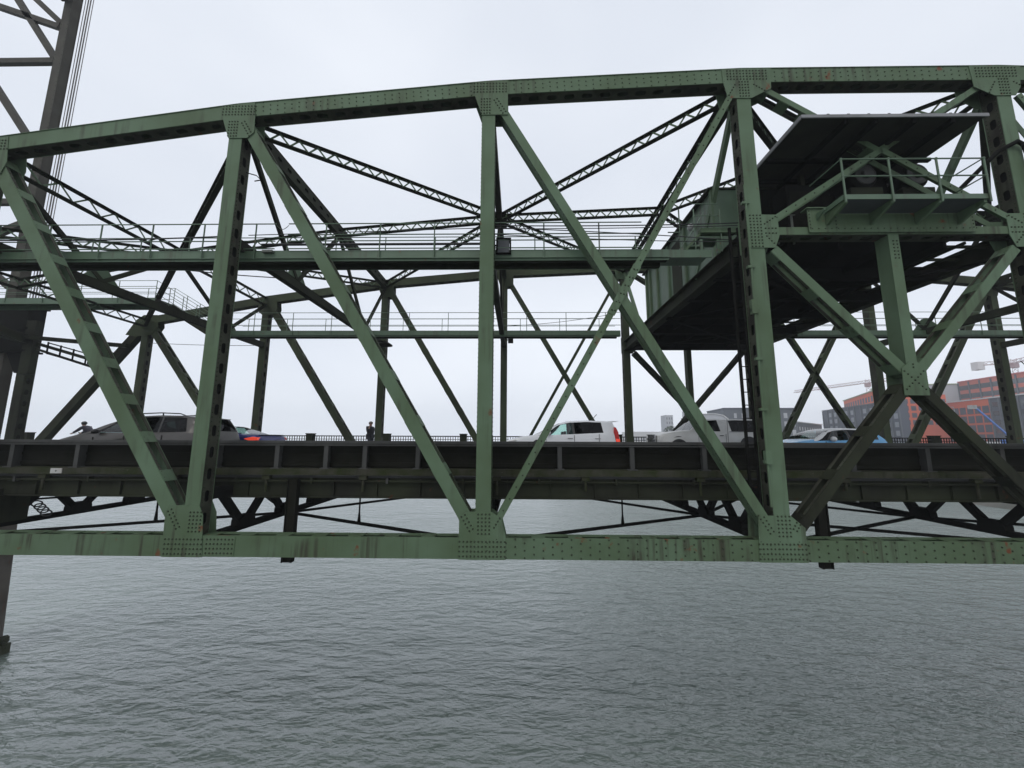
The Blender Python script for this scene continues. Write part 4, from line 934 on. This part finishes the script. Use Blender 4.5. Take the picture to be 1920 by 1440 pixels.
c.floor(1.2, 4.4); c.seats((2.3, 3.2, 4.0), top=1.1); c.mirrors(1.62, 1.14, 'trim', .10); c.handles((2.3, 2.75), .92, 'taupe'); c.line(1.5, .35, .97); c.line(2.45, .35, 1.0); c.line(3.6, .35, 1.03)
for sg in (-1, 1):
    mb = MB(); mb.tube([(.15, sg*.66, 1.60), (.32, sg*.66, 1.70), (.9, sg*.66, 1.725), (1.5, sg*.66, 1.70), (1.72, sg*.66, 1.62)], .018, 6); mb.tube([(.95, sg*.66, 1.60), (.95, sg*.66, 1.72)], .018, 6); mb.build('roof_rail', 'trim', c.t)
    mb = MB(); y0, y1 = sorted((sg*.77, sg*.93)); mb.prism([(-2.22,.66),(-1.86,.74),(-1.72,.86),(-1.91,.84),(-2.19,.74)], y0, y1); mb.build('headlight', 'lamp', c.t, bevel=.01)
    mb = MB(); y0, y1 = sorted((sg*.74, sg*.905)); mb.prism([(2.28,.70),(2.34,.74),(2.31,.86),(2.20,.86),(2.22,.74)], y0, y1); mb.build('taillight', 'redl', c.t, bevel=.01)
mb = MB(); mb.prism([(1.98,1.60),(2.14,1.585),(2.16,1.56),(2.0,1.57)], -.6, .6); mb.build('spoiler', 'trim', c.t, bevel=.01)
mb = MB(); mb.box(-2.38, -2.31, -.6, .6, .36, .5); mb.build('grille', 'trim', c.t); mb = MB(); mb.box(2.30, 2.37, -.75, .75, .4, .62); mb.build('bumper', 'taupe', c.t, bevel=.02)

# dark blue saloon
c = Car('saloon_car', 'dark blue saloon with one lit tail lamp, half hidden behind the minivan', -14.3, 14.0, 4.78, 1.84,
  [(0,.56),(.1,.68),(.4,.80),(1.0,.89),(1.5,.94),(3.0,1.0),(4.2,1.04),(4.7,1.04),(4.78,.92)],
  [(0,.56),(.1,.70),(.4,.83),(1.0,.94),(1.4,.99),(2.2,1.36),(2.8,1.44),(3.2,1.41),(4.15,1.09),(4.7,1.08),(4.78,.94)],
  (1.42, 4.02), (1.44, 2.2), (3.25, 4.05), 'blue', th=.2, wheels=(.9, 3.75), wr=.33, cat='car')
c.band([(1.42,1.42),(1.55,2.1),(1.8,2.2),(2.55,2.50),(2.63,2.58),(3.35,3.12),(4.02,3.4),(4.03,4.0)], ['blue','gtint','gclear','trim','gclear','blue','blue'])
c.floor(1.5, 3.6); c.seats((2.5, 3.3), top=1.0); c.mirrors(1.75, 1.0, 'blue'); c.handles((2.4, 3.2), .84, 'blue'); c.line(2.6, .35, .95); c.line(3.5, .5, .97)
for sg in (-1, 1):
    mb = MB(); y0, y1 = sorted((sg*.72, sg*.905)); mb.prism([(1.80,.93),(2.20,1.0),(2.37,.98),(2.38,.88),(2.1,.86)], y0, y1); mb.build('taillight', 'brake' if sg < 0 else 'redl', c.t, bevel=.012)
    mb = MB(); y0, y1 = sorted((sg*.7, sg*.87)); mb.prism([(-2.28,.64),(-1.95,.72),(-1.85,.78),(-2.2,.74)], y0, y1); mb.build('headlight', 'lamp', c.t, bevel=.01)
mb = MB(); mb.box(2.1, 2.36, -.7, .7, 1.065, 1.09); mb.build('spoiler', 'trim', c.t, bevel=.008)

# white pickup with canopy
c = Car('pickup_truck', 'white pickup truck with a white canopy over its bed, right of the hatchback', 6.28, 18.1, 5.75, 2.0,
  [(0,.98),(.06,1.06),(.3,1.12),(.8,1.20),(1.3,1.24),(1.75,1.27),(2.2,1.28),(3.55,1.29),(5.6,1.29),(5.75,1.26)],
  [(0,.98),(.06,1.10),(.3,1.19),(.8,1.28),(1.35,1.32),(1.6,1.34),(2.12,1.72),(2.4,1.83),(3.0,1.86),(3.35,1.83),(3.45,1.84),(4.0,1.86),(5.2,1.85),(5.42,1.80),(5.68,1.32),(5.75,1.28)],
  (1.62, 5.55), (1.63, 2.12), (5.46, 5.66), 'cream', th=.14, zlow=.42, rg='gtint', wheels=(.98, 4.55), wr=.44, cat='pickup truck', nose=.07, tail=.04)
c.t.scale = (.90, 1, 1.045)
c.band([(1.62,1.62),(1.72,2.14),(1.98,2.2),(2.10,2.28),(3.16,3.06),(3.36,3.36),(3.58,3.58),(3.72,3.64),(5.28,5.14),(5.34,5.2),(5.50,5.42),(5.55,5.55)], ['cream','cream','gtint','gtint','cream','cream','cream','gtint','cream','gtint','cream'])
c.floor(1.7, 3.4, .6); c.seats((2.7,), .8, 1.35); c.mirrors(2.0, 1.38, 'trim', .13); c.handles((3.18,), 1.1, 'trim'); c.line(3.50, .5, 1.84); c.line(2.0, .5, 1.14); c.line(3.40, .5, 1.18)
for sg in (-1, 1):
    mb = MB(); y = sg*1.0; mb.box(.72, 2.85, min(y-.01*sg, y+.004*sg), max(y-.01*sg, y+.004*sg), 1.262, 1.28); mb.build('trim_strip', 'trim', c.t)
    mb = MB(); y0, y1 = sorted((sg*.60, sg*.955)); mb.prism([(-2.86,.84),(-2.55,.86),(-2.38,.92),(-2.42,1.04),(-2.62,1.07),(-2.86,1.03)], y0, y1); mb.build('headlight', 'lamp', c.t, bevel=.02)
    mb = MB(); mb.lathe([(.0,0),(.52,0),(.52,.012),(0,.012)], (4.55-2.875, sg*1.0-.006, .55), 30, 'y'); mb.build('wheel_arch', 'trim', c.t); mb = MB(); mb.lathe([(.0,0),(.52,0),(.52,.012),(0,.012)], (.98-2.875, sg*.985-.006, .55), 30, 'y'); mb.build('wheel_arch', 'trim', c.t)
    mb = MB(); y0, y1 = sorted((sg*.9, sg*1.0)); mb.box(2.80, 2.89, y0, y1, .9, 1.15); mb.build('taillight', 'redl', c.t)
mb = MB(); mb.box(-2.93, -2.86, -.56, .56, .76, 1.12); gr = mb.build('grille', 'trim', c.t, bevel=.02); mb = MB(); mb.box(-2.96, -2.93, -.58, .58, .92, .97); mb.box(-2.96, -2.93, -.04, .04, .76, 1.12); mb.box(-2.96, -2.93, -.6, .6, 1.11, 1.15); mb.box(-2.96, -2.93, -.6, -.56, .76, 1.12); mb.build('grille_bar', 'chrome', gr)
mb = MB(); mb.box(-3.0, -2.86, -.95, .95, .45, .66); mb.box(2.87, 3.0, -.95, .95, .5, .66); mb.build('bumper', 'chrome', c.t, bevel=.03)
mb = MB(); mb.bar((-1.75, -.6, 1.235), (-1.2, -.05, 1.27), .02); mb.build('wiper', 'trim', c.t)

# light blue hatchback with white roof
c = Car('hatchback_car', 'light blue small car with a white roof, right of the tall post', 9.38, 13.9, 3.82, 1.68,
  [(0,.62),(.08,.73),(.3,.82),(.8,.90),(1.3,.94),(2.2,.96),(3.3,.99),(3.65,.98),(3.82,.80)],
  [(0,.62),(.08,.75),(.3,.86),(.8,.95),(1.12,.985),(1.55,1.24),(1.95,1.37),(2.4,1.41),(3.0,1.39),(3.32,1.34),(3.66,1.02),(3.82,.82)],
  (1.14, 3.4), (1.16, 1.8), (3.34, 3.62), 'sky', 'white', th=.16, rg='gtint', wheels=(.68, 3.15), wr=.31)
c.band([(1.14,1.14),(1.22,1.72),(1.55,1.85),(1.62,1.90),(2.38,2.32),(2.48,2.42),(3.15,2.98),(3.4,3.4)], ['white','gtint','trim','gclear','trim','gtint','trim'])
c.floor(1.2, 3.2); c.seats((2.2,2.95), top=.98); c.mirrors(1.72, 1.0, 'white', .12); c.handles((2.3,), .84, 'chrome'); c.line(1.5, .35, .92); c.line(2.44, .35, .95)
for sg in (-1, 1):
    c.blob('headlight', .25, sg*.58, .76, .13, (.7,.8,1), 'lamp'); c.blob('taillight', 3.68, sg*.66, .82, .1, (.5,.8,1.3), 'redl')
    mb = MB(); 
    for x0 in (.30, ): mb.box(x0-1.91, x0-1.91+.9, sg*.34-.07, sg*.34+.07, .0, .01)
mb = MB(); mb.box(-1.93, -1.88, -.4, .4, .5, .66); mb.build('grille', 'chrome', c.t, bevel=.01); mb = MB(); mb.box(1.88, 1.94, -.65, .65, .4, .58); mb.build('bumper', 'sky', c.t, bevel=.02)

# ------------------------------------------------------------------ people
def skin(name, pts, edges, rad, m, parent, sub_=2, root=0):
    me = bpy.data.meshes.new(name); me.from_pydata(pts, edges, []); o = bpy.data.objects.new(name, me); COL.objects.link(o); o.parent = parent
    sm = o.modifiers.new('skin', 'SKIN'); sm.use_smooth_shade = True
    if not me.skin_vertices: me.skin_vertices
    for i, d in enumerate(me.skin_vertices[0].data):
        r = rad[i]; d.radius = (r, r) if not isinstance(r, tuple) else r; d.use_root = (i == root)
    ss = o.modifiers.new('sub', 'SUBSURF'); ss.levels = sub_; ss.render_levels = sub_
    me.materials.append(M[m]); return o
def hand_pts(w, d, side, curl):
    """five finger chains from wrist w along direction d; returns pts, edges, radii relative"""
    d = Vector(d).normalized(); s_ = Vector(side).normalized(); dn = d.cross(s_).normalized(); P = []; E = []; Rr = []
    palm = Vector(w) + d*.045; P.append(tuple(palm)); Rr.append(.026)
    for i, (off, ln) in enumerate(((-.030,.062),(-.010,.074),(.011,.070),(.031,.056))):
        b = palm + d*.04 + s_*off; k = len(P); P += [tuple(b), tuple(b+d*ln*.5+dn*curl*.012), tuple(b+d*ln*(1-.25*curl)+dn*curl*.04)]; Rr += [.0095, .0085, .007]; E += [(0, k), (k, k+1), (k+1, k+2)]
    b = Vector(w)+d*.025+s_*.028; k = len(P); P += [tuple(b), tuple(b+s_*.03+d*.022+dn*curl*.01), tuple(b+s_*.035+d*.05+dn*curl*.02)]; Rr += [.011, .0095, .008]; E += [(0, k), (k, k+1), (k+1, k+2)]
    return P, E, Rr
def person(name, label, loc, J, clothes, fwd, cat='person'):
    """J: joint dict in local metres. Body is one skinned mesh; clothes are slightly larger skinned shells"""
    t = thing(name, label, cat, loc)
    pts = []; rad = []; idx = {}; edges = []
    def a(k, p, r): idx[k] = len(pts); pts.append(p); rad.append(r)
    order = [('pelvis',.125),('waist',.115),('chest',.135),('neck0',.075),('neck1',.052),('head0',.078),('head1',.092),('head2',.068)]
    for k, r in order: a(k, J[k], r)
    for u, v in zip(order[:-1], order[1:]): edges.append((idx[u[0]], idx[v[0]]))
    for sd in 'LR':
        for k, r in (('sh',.062),('el',.042),('wr',.027)): a(k+sd, J[k+sd], r)
        edges += [(idx['chest'], idx['sh'+sd]), (idx['sh'+sd], idx['el'+sd]), (idx['el'+sd], idx['wr'+sd])]
        w = Vector(J['wr'+sd]); d = w - Vector(J['el'+sd]); sdv = d.cross(Vector((0, 1, 0) if abs(d.normalized().y) < .8 else (1,0,0)))
        P, E, Rr = hand_pts(w, d, sdv if sd == 'L' else -sdv, J.get('curl', .6)); o = len(pts); pts += P; rad += Rr; edges += [(x+o, y+o) for x, y in E] + [(idx['wr'+sd], o)]
        for k, r in (('hip',.095),('kn',.06),('an',.04),('toe',.035)): a(k+sd, J[k+sd], r)
        edges += [(idx['pelvis'], idx['hip'+sd]), (idx['hip'+sd], idx['kn'+sd]), (idx['kn'+sd], idx['an'+sd]), (idx['an'+sd], idx['toe'+sd])]
    body = skin('body', pts, edges, rad, 'skin', t)
    f = Vector(fwd).normalized(); r_ = f.cross(Vector((0,0,1))); h = Vector(J['head1'])
    fc = MB()                                                     # face on the same head
    fc.ico(h + f*.098 + Vector((0,0,-.02)), .018, sc=(1,1,1.5)); 
    for sg in (-1, 1): fc.ico(h + r_*sg*.088 + Vector((0,0,-.01)), .024, sc=(.6,.6,1.3))
    fc.build('face', 'skin', t, smooth=60)
    fe = MB()
    for sg in (-1, 1): fe.ico(h + f*.084 + r_*sg*.032 + Vector((0,0,.012)), .011)
    fe.build('eye', 'trim', t, smooth=60)
    fm = MB(); fm.bar(h+f*.084-r_*.025+Vector((0,0,-.06)), h+f*.084+r_*.025+Vector((0,0,-.06)), .012); fm.build('mouth', 'redl', t)
    jm, tm = clothes
    skin('jacket', [J['pelvis'], J['waist'], J['chest'], J['neck0'], J['shL'], J['elL'], tuple(Vector(J['elL']).lerp(Vector(J['wrL']), .93)), J['shR'], J['elR'], tuple(Vector(J['elR']).lerp(Vector(J['wrR']), .93))],
         [(0,1),(1,2),(2,3),(2,4),(4,5),(5,6),(2,7),(7,8),(8,9)], [.20,.185,.20,.10,.11,.08,.058,.11,.08,.058], jm, t)
    skin('trousers', [J['pelvis'], J['hipL'], J['knL'], tuple(Vector(J['knL']).lerp(Vector(J['anL']), .95)), J['hipR'], J['knR'], tuple(Vector(J['knR']).lerp(Vector(J['anR']), .95))],
         [(0,1),(1,2),(2,3),(0,4),(4,5),(5,6)], [.15,.115,.08,.06,.115,.08,.06], tm, t)
    for sd in 'LR':
        a_, b_ = Vector(J['an'+sd]), Vector(J['toe'+sd]); mb = MB(); mb.tube([a_+(a_-b_)*.3+Vector((0,0,-.03)), a_+Vector((0,0,-.02)), b_+Vector((0,0,.0))], .052, 10); mb.build('shoe', 'trim', t, smooth=60)
    return t, h, f
SW = -.76
t, h, f = person('person', 'pedestrian in a dark jacket standing on the far walkway between two posts', (-8.62, 22.45, SW),
  dict(pelvis=(0,0,.90), waist=(0,0,1.06), chest=(.01,0,1.27), neck0=(.02,0,1.42), neck1=(.03,-.02,1.47), head0=(.045,-.035,1.53), head1=(.05,-.04,1.60), head2=(.05,-.035,1.67),
       shL=(.10,-.17,1.36), elL=(.16,-.24,1.10), wrL=(.20,-.20,1.33), shR=(-.10,.17,1.36), elR=(-.20,.16,1.10), wrR=(-.14,.10,.92), hipL=(.06,-.09,.86), knL=(.09,-.10,.48), anL=(.02,-.10,.08), toeL=(.15,-.13,.04),
       hipR=(-.04,.09,.86), knR=(-.03,.09,.48), anR=(-.14,.10,.09), toeR=(-.02,.08,.04), curl=.9), ('jacket', 'jeans'), (.75, -.66, 0))
mb = MB(); mb.ico(h+Vector((-.012,.01,.035)), .108, 5, .03, (1,1,.95), 14, 9); mb.build('hair', 'hair', t, smooth=60); t.rotation_euler.z = radians(-40); t.scale = (1.12, 1.12, 1.0)
CX, CY = -25.62, 22.5
t, h, f = person('person', 'cyclist in a plum jacket and dark helmet leaning over the handlebars', (CX, CY, SW),
  dict(pelvis=(.30,0,.98), waist=(.22,0,1.10), chest=(.02,0,1.28), neck0=(-.08,0,1.38), neck1=(-.11,0,1.42), head0=(-.15,0,1.46), head1=(-.17,0,1.51), head2=(-.16,0,1.57),
       shL=(-.03,-.18,1.32), elL=(-.28,-.24,1.10), wrL=(-.50,-.22,1.00), shR=(-.03,.18,1.32), elR=(-.28,.24,1.10), wrR=(-.50,.22,1.00), hipL=(.28,-.09,.94), knL=(-.06,-.12,.70), anL=(.10,-.12,.34), toeL=(-.03,-.12,.27),
       hipR=(.28,.09,.94), knR=(.05,.12,.56), anR=(.16,.12,.17), toeR=(.02,.12,.11), curl=1.2), ('purple', 'jeans'), (-1, 0, -.15))
mb = MB(); mb.ico(h+Vector((.02,0,.06)), .125, 5, .0, (1.15,.95,.95), 16, 9); mb.build('helmet', 'helmet', t, smooth=60)
b = thing('bicycle', 'dark bicycle under the leaning cyclist on the far walkway', 'bicycle', (CX, CY, SW))
for x in (-.62, .42):
    mb = MB(); mb.tube([(.33*cos(a*pi/14), 0, .33*sin(a*pi/14)) for a in range(29)], .016, 6)
    wl = mb.build('wheel', 'tyre', b, smooth=60, loc=(x, 0, .34))
    mb = MB()
    for a in range(14): mb.tube([(0,0,0), (.32*cos(a*pi/7), 0, .32*sin(a*pi/7))], .003, 4)
    mb.build('spokes', 'rim', wl)
mb = MB(); Pp = dict(bb=(.0,0,.28), st=(.14,0,.80), hd=(-.42,0,.82), hb=(-.44,0,.70), fa=(-.62,0,.34), ra=(.42,0,.34))
for a_, b_ in (('bb','st'),('st','hd'),('bb','hb'),('hd','hb'),('st','ra'),('bb','ra'),('hb','fa')): mb.tube([Pp[a_], Pp[b_]], .017, 7)
mb.build('bicycle_frame', 'blue', b, smooth=60)
mb = MB(); mb.tube([(-.42,0,.82),(-.44,0,.93),(-.46,-.24,.96),(-.58,-.24,.95)], .012, 6); mb.tube([(-.44,0,.93),(-.46,.24,.96),(-.58,.24,.95)], .012, 6); mb.build('handlebar', 'trim', b)
mb = MB(); mb.prism([(.02,.86),(.30,.86),(.32,.91),(.0,.89)], -.06, .06); mb.tube([(.14,0,.8),(.17,0,.88)], .014, 6); mb.build('saddle', 'trim', b)
mb = MB(); mb.tube([(0,-.11,.28),(.13,-.11,.20)], .012, 5); mb.tube([(0,.11,.28),(-.10,.11,.33)], .012, 5); mb.lathe([(.02,-.01),(.09,-.01),(.09,.01),(.02,.01)], (0,.05,.28), 16, 'y'); mb.box(.08,.20,-.16,-.07,.18,.2); mb.box(-.15,-.03,.07,.16,.32,.34); mb.build('pedal_crank', 'trim', b)

# ------------------------------------------------------------------ far right bank buildings
def wall_building(name, label, p0, p1, depth, z0, z1, m, floors, bays, wm='bglass', fx=.6, fz=.6, top=.8, base=1.0, parapet=None, strips=None, win=True, wl=0, cat='building', skipw=0):
    """p0 (left) -> p1 (right) is the front edge seen from the bridge; the block goes back by depth"""
    p0 = Vector((*p0, 0)); p1 = Vector((*p1, 0)); Lg = (p1-p0).length; d = (p1-p0)/Lg; nrm = Vector((d.y, -d.x, 0)); t = thing(name, label, cat, (p0.x, p0.y, z0), atan2(d.y, d.x))
    H = z1-z0; mb = MB(); mb.box(0, Lg, 0, depth, 0, H); mb.build('wall', m, t)
    if parapet: mb = MB(); mb.box(-.2, Lg+.2, -.35, depth, H, H+.45); mb.build('parapet', parapet, t)
    if win:
        fh = (H-top-base)/floors; bw = Lg/bays; me = None; ww, wh = bw*fx, fh*fz
        fr_ = MB(); fr_.box(-ww/2, ww/2, -.05, -.02, -wh/2, wh/2)
        for i in range(bays):
            for j in range(floors):
                if skipw and (i*7+j*3) % skipw == 0: continue
                if me is None: o = fr_.build('window', wm, t); me = o.data
                else: o = bpy.data.objects.new('window', me); COL.objects.link(o); o.parent = t
                o.location = (bw*(i+.5), 0, base+fh*(j+.5))
        if strips:
            for i in range(bays+1):
                mb = MB(); mb.box(bw*i-.25, bw*i+.25, -.3, -.02, 0, H-.2); mb.build('wall_fin', strips, t)
    return t
G0 = -6
wall_building('apartment_building', 'long low orange building with dark window bays under a white roof line', (186.5,170.5), (180.3,149.6), 20, G0, 16, 'orange', 5, 6, 'navy', .82, .78, 2.2, 1.5, 'white2')
wall_building('apartment_building', 'dark blue-grey end block under the same white roof line at the right edge', (180.2,149.1), (172.5,118), 20, G0, 16, 'navy', 6, 9, 'bglass', .6, .5, .8, 1.2, 'white2', 'gcl')
wall_building('apartment_building', 'salmon upper storeys with wide dark windows and vertical fins behind the white roof line', (200,176), (193,138), 14, 10, 26, 'pink', 4, 8, 'bglass', .9, .55, .9, .4, 'craned', 'gcl')
wall_building('apartment_building', 'pale grey-green blank stair block between the orange and the salmon buildings', (186,179), (200,176.5), 12, G0, 25.3, 'lgrey', 1, 1, win=False, parapet='gcop')
wall_building('apartment_building', 'orange building with square dark windows seen under the big riveted crossing plate', (168.5,171), (187.5,170.7), .8, G0, 20, 'orange', 4, 6, 'navy', .68, .66, 1.5, 12.2)
wall_building('apartment_building', 'curved-looking orange and pale green building behind the dark grey block', (188.7,225), (163.5,178.6), 5, G0, 22.3, 'orange', 6, 12, 'navy', .6, .6, 1.0, 1.0, 'gcop')
wall_building('apartment_building', 'pale green corner bay of the building left of the riveted crossing plate', (163.4,178.5), (166.4,176.2), 6, G0, 24, 'gcop', 7, 1, 'orange', .5, .6)
wall_building('apartment_building', 'dark grey-blue block with faint rows of windows in front of the orange buildings', (157.3,201), (141.2,144.4), 2.5, G0, 14.6, 'navy', 6, 12, 'mgrey', .45, .6, .8, .6, 'gcl', 'gcl', skipw=3)
wall_building('apartment_building', 'dark grey flat-roofed block with pale window strips right of the tall post', (98,153), (109.2,152.8), 20, G0, 12, 'gcl', 5, 4, 'lgrey', .5, .6, .9, .6, 'navy', skipw=4)
wall_building('apartment_building', 'low grey building with a white band of openings left of the dark block', (125,178), (170,219), 14, G0, 8.2, 'gcl', 3, 12, 'white2', .35, .4, .7, .5, 'white2')
wall_building('apartment_building', 'small dark roof block standing above the low grey building', (121,186), (132,190), 8, G0, 12, 'gcl', 1, 1, win=False)
wall_building('apartment_building', 'grey block with a pale panel behind the pickup canopy', (88,166), (103,164), 20, G0, 13, 'gcl', 5, 5, 'lgrey', .35, .6, 1.2, .6, 'navy', skipw=3)
wall_building('apartment_building', 'slim pale grey tower seen between the pickup cab and the thin diagonal brace', (116,262), (123,262), 12, G0, 19.5, 'lgrey', 8, 3, 'gcl', .4, .5)
wall_building('apartment_building', 'faint distant pale tower behind the pickup windscreen', (98.2,258), (103,258), 9, G0, 16, 'lgrey', 7, 3, 'gcl', .4, .5)
wall_building('warehouse', 'distant low white shed behind the pickup bonnet', (68,232), (100,236), 16, G0, 4.5, 'white2', 1, 7, 'lgrey', .6, .4, 1, 3, cat='warehouse')
wall_building('apartment_building', 'plain brick coloured wall low behind the light blue car', (112,162), (133,160), 10, G0, .9, 'tan', 1, 5, 'gcl', .4, .35)
t = thing('quay_wall', 'white low wall and dark hedge line below the orange buildings', 'wall'); 
mb = MB(); mb.box(150, 196, 130, 131, G0, -.2); mb.build('wall', 'white2', t)
t = thing('domed_roof', 'pale bluish domed shed roof just above the pickup cab', 'building', (75, 160, G0))
mb = MB(); mb.prism([(0,0),(12,0),(12,12.6),(11,14.2),(9.3,15.6),(6.5,16.2),(0,16.2)], 0, 14); mb.build('wall', 'lgrey', t); mb = MB(); mb.prism([(-.2,16.3),(6.5,16.3),(9.4,15.7),(11.2,14.2),(12.2,12.6),(12.4,12.8),(11.4,14.6),(9.6,16.0),(6.5,16.6),(-.2,16.6)], -.3, 14.3); mb.build('roof', 'white2', t)
# distant trees
def tree(label, x, y, h, r, seed):
    t = thing('tree', label, 'tree', (x, y, G0)); rnd = random.Random(seed); mb = MB(); mb.tube([(0,0,0),(.2,0,h*.4),(.1,.1,h*.8)], .35, 7, .12)
    for k in range(5): a = rnd.uniform(0, 6.28); mb.tube([(.1,0,h*(.35+.08*k)), (cos(a)*r*.6, sin(a)*r*.6, h*(.55+.08*k))], .12, 5, .04)
    mb.build('trunk', 'stone', t); mb = MB()
    for i in range(420):
        a = rnd.uniform(0, 6.28); ph = rnd.uniform(-1, 1); q = rnd.uniform(.45, 1)**.5*r*(1+.25*sin(3*a+seed)); p = Vector((q*cos(a)*sqrt(1-ph*ph), q*sin(a)*sqrt(1-ph*ph), h*.68+ph*h*.33))
        n1 = Vector((rnd.uniform(-1,1), rnd.uniform(-1,1), rnd.uniform(-1,1))).normalized(); n2 = n1.orthogonal(); n3 = n1.cross(n2); s_ = rnd.uniform(.3,.7); mb.add([p+n2*s_, p+n3*s_*.7, p-n2*s_, p-n3*s_*.7], [(0,1,2,3)])
    mb.build('crown', 'foliage', t)
for i, (x, y, h, r, lab) in enumerate(((92, 205, 19, 6, 'hazy rounded tree left of the grey block behind the pickup'), (100, 212, 18, 5.5, 'hazy tree just behind the roof of the grey block'), (84.5, 214, 13, 5, 'faint hazy tree behind the domed roof'))): tree(lab, x, y, h, r, i)
# cranes
def crane(label, base, zt, a, b, cw):
    """mast at base, jib from a (tip) to mast, counter jib to b"""
    t = thing('tower_crane', label, 'crane', (base[0], base[1], 0)); o = Vector((base[0], base[1], 0))
    def lat(p, q, w, nm):
        p = Vector(p)-o; q = Vector(q)-o; mb = MB(); d = (q-p); Lg = d.length; d /= Lg; s_ = d.orthogonal().normalized() if abs(d.z) > .9 else Vector((-d.y, d.x, 0)).normalized(); u = d.cross(s_)
        C = [s_*w/2-u*w/2, -s_*w/2-u*w/2, u*w/2*(-1 if u.z < 0 else 1) if nm != 'mast' else s_*w/2+u*w/2] + ([-s_*w/2+u*w/2] if nm == 'mast' else [])
        if nm != 'mast': C = [s_*w/2, -s_*w/2, Vector((0,0,w))]
        for c_ in C: mb.bar(p+c_, q+c_, .22)
        n = int(Lg/w/1.2)
        for i in range(n):
            for j in range(len(C)): mb.bar(p+d*(Lg*i/n)+C[j], p+d*(Lg*(i+1)/n)+C[(j+1) % len(C)], .13)
        return mb.build(nm, 'craneg', t)
    lat((base[0], base[1], G0), (base[0], base[1], zt+2), 1.6, 'mast'); lat(a, (base[0], base[1], zt), 1.5, 'jib'); lat((base[0], base[1], zt), b, 1.5, 'counter_jib')
    mb = MB(); q = Vector(b)-o; mb.box(q.x-1.5, q.x+1.5, q.y-1.5, q.y+1.5, q.z-2.2, q.z+1.6); mb.build('counterweight', 'white2', t)
    mb = MB(); mb.box(-1, 1, -1, 1, zt-2.2, zt-.2); mb.build('cab', 'craneg', t)
    mb = MB(); m_ = (Vector(a)-o)*.62; mb.bar((m_.x, m_.y, zt), (m_.x, m_.y, zt-3), .12); mb.box(m_.x-.6, m_.x+.6, m_.y-.6, m_.y+.6, zt-.6, zt); mb.build('hook_block', 'craneg', t)
crane('pinkish tower crane with its long jib pointing left above the grey blocks', (196, 216.5), 31.8, (186.65,260.6,31.5), (204,206,32), 1)
crane('pinkish tower crane at the right edge above the salmon building', (229, 178), 35.5, (226,120,40), (219.5,184,35.5), 1)
# blue boom lift, street lamps
t = thing('boom_lift', 'bright blue boom lift arm slanting up in front of the dark blue-grey building', 'boom lift', (143.5, 115, 0))
mb = MB(); mb.bar((-9.2, 0, 9.8), (0, 0, .6), .35, .35); mb.build('boom_arm', 'boomb', t); mb = MB(); mb.box(-10.6, -9.2, -.6, .6, 9.2, 9.4); mb.box(-10.6, -10.5, -.6, .6, 9.4, 10.3); mb.box(-9.3, -9.2, -.6, .6, 9.4, 10.3); mb.build('basket', 'edge', t)
mb = MB(); mb.box(-2, 2.4, -1.2, 1.2, -5, .3); mb.build('chassis', 'boomb', t)
for x in (-1.4, 1.8):
    mb = MB(); mb.lathe([(.1,-.25),(.6,-.25),(.6,.25),(.1,.25)], (x, -1.3, -5.2), 16, 'y'); mb.build('wheel', 'tyre', t)
for x, y, z, lab in ((169.5, 152, 12.5, 'slim white street lamp in front of the orange windows below the white roof line'), (151, 156, 6, 'thin white street lamp pole beside the square-windowed orange building')):
    t = thing('street_lamp', lab, 'street lamp', (x, y, 0), group='street lamps on the far bank'); mb = MB(); mb.tube([(0,0,G0),(0,0,z)], .16, 6, .1); mb.build('pole', 'edge', t); mb = MB(); mb.tube([(0,0,z),(-1.2,-.6,z+.3)], .07, 5); mb.box(-1.8,-1.0,-.9,-.4,z+.2,z+.4); mb.build('lamp_head', 'edge', t)

# ------------------------------------------------------------------ haze
m = bpy.data.materials.new('haze_air'); m.use_nodes = True; n = m.node_tree; n.nodes.remove(n.nodes['Principled BSDF'])
pv = n.nodes.new('ShaderNodeVolumePrincipled'); pv.inputs['Color'].default_value = (.93, .95, 1, 1); pv.inputs['Density'].default_value = .0008
n.links.new(pv.outputs[0], n.nodes['Material Output'].inputs['Volume'])
mb = MB(); mb.box(-905, 905, -65, 760, WZ-1, 48); o = mb.build('haze', m); tag(o, 'pale fog over the river', None, kind='stuff')
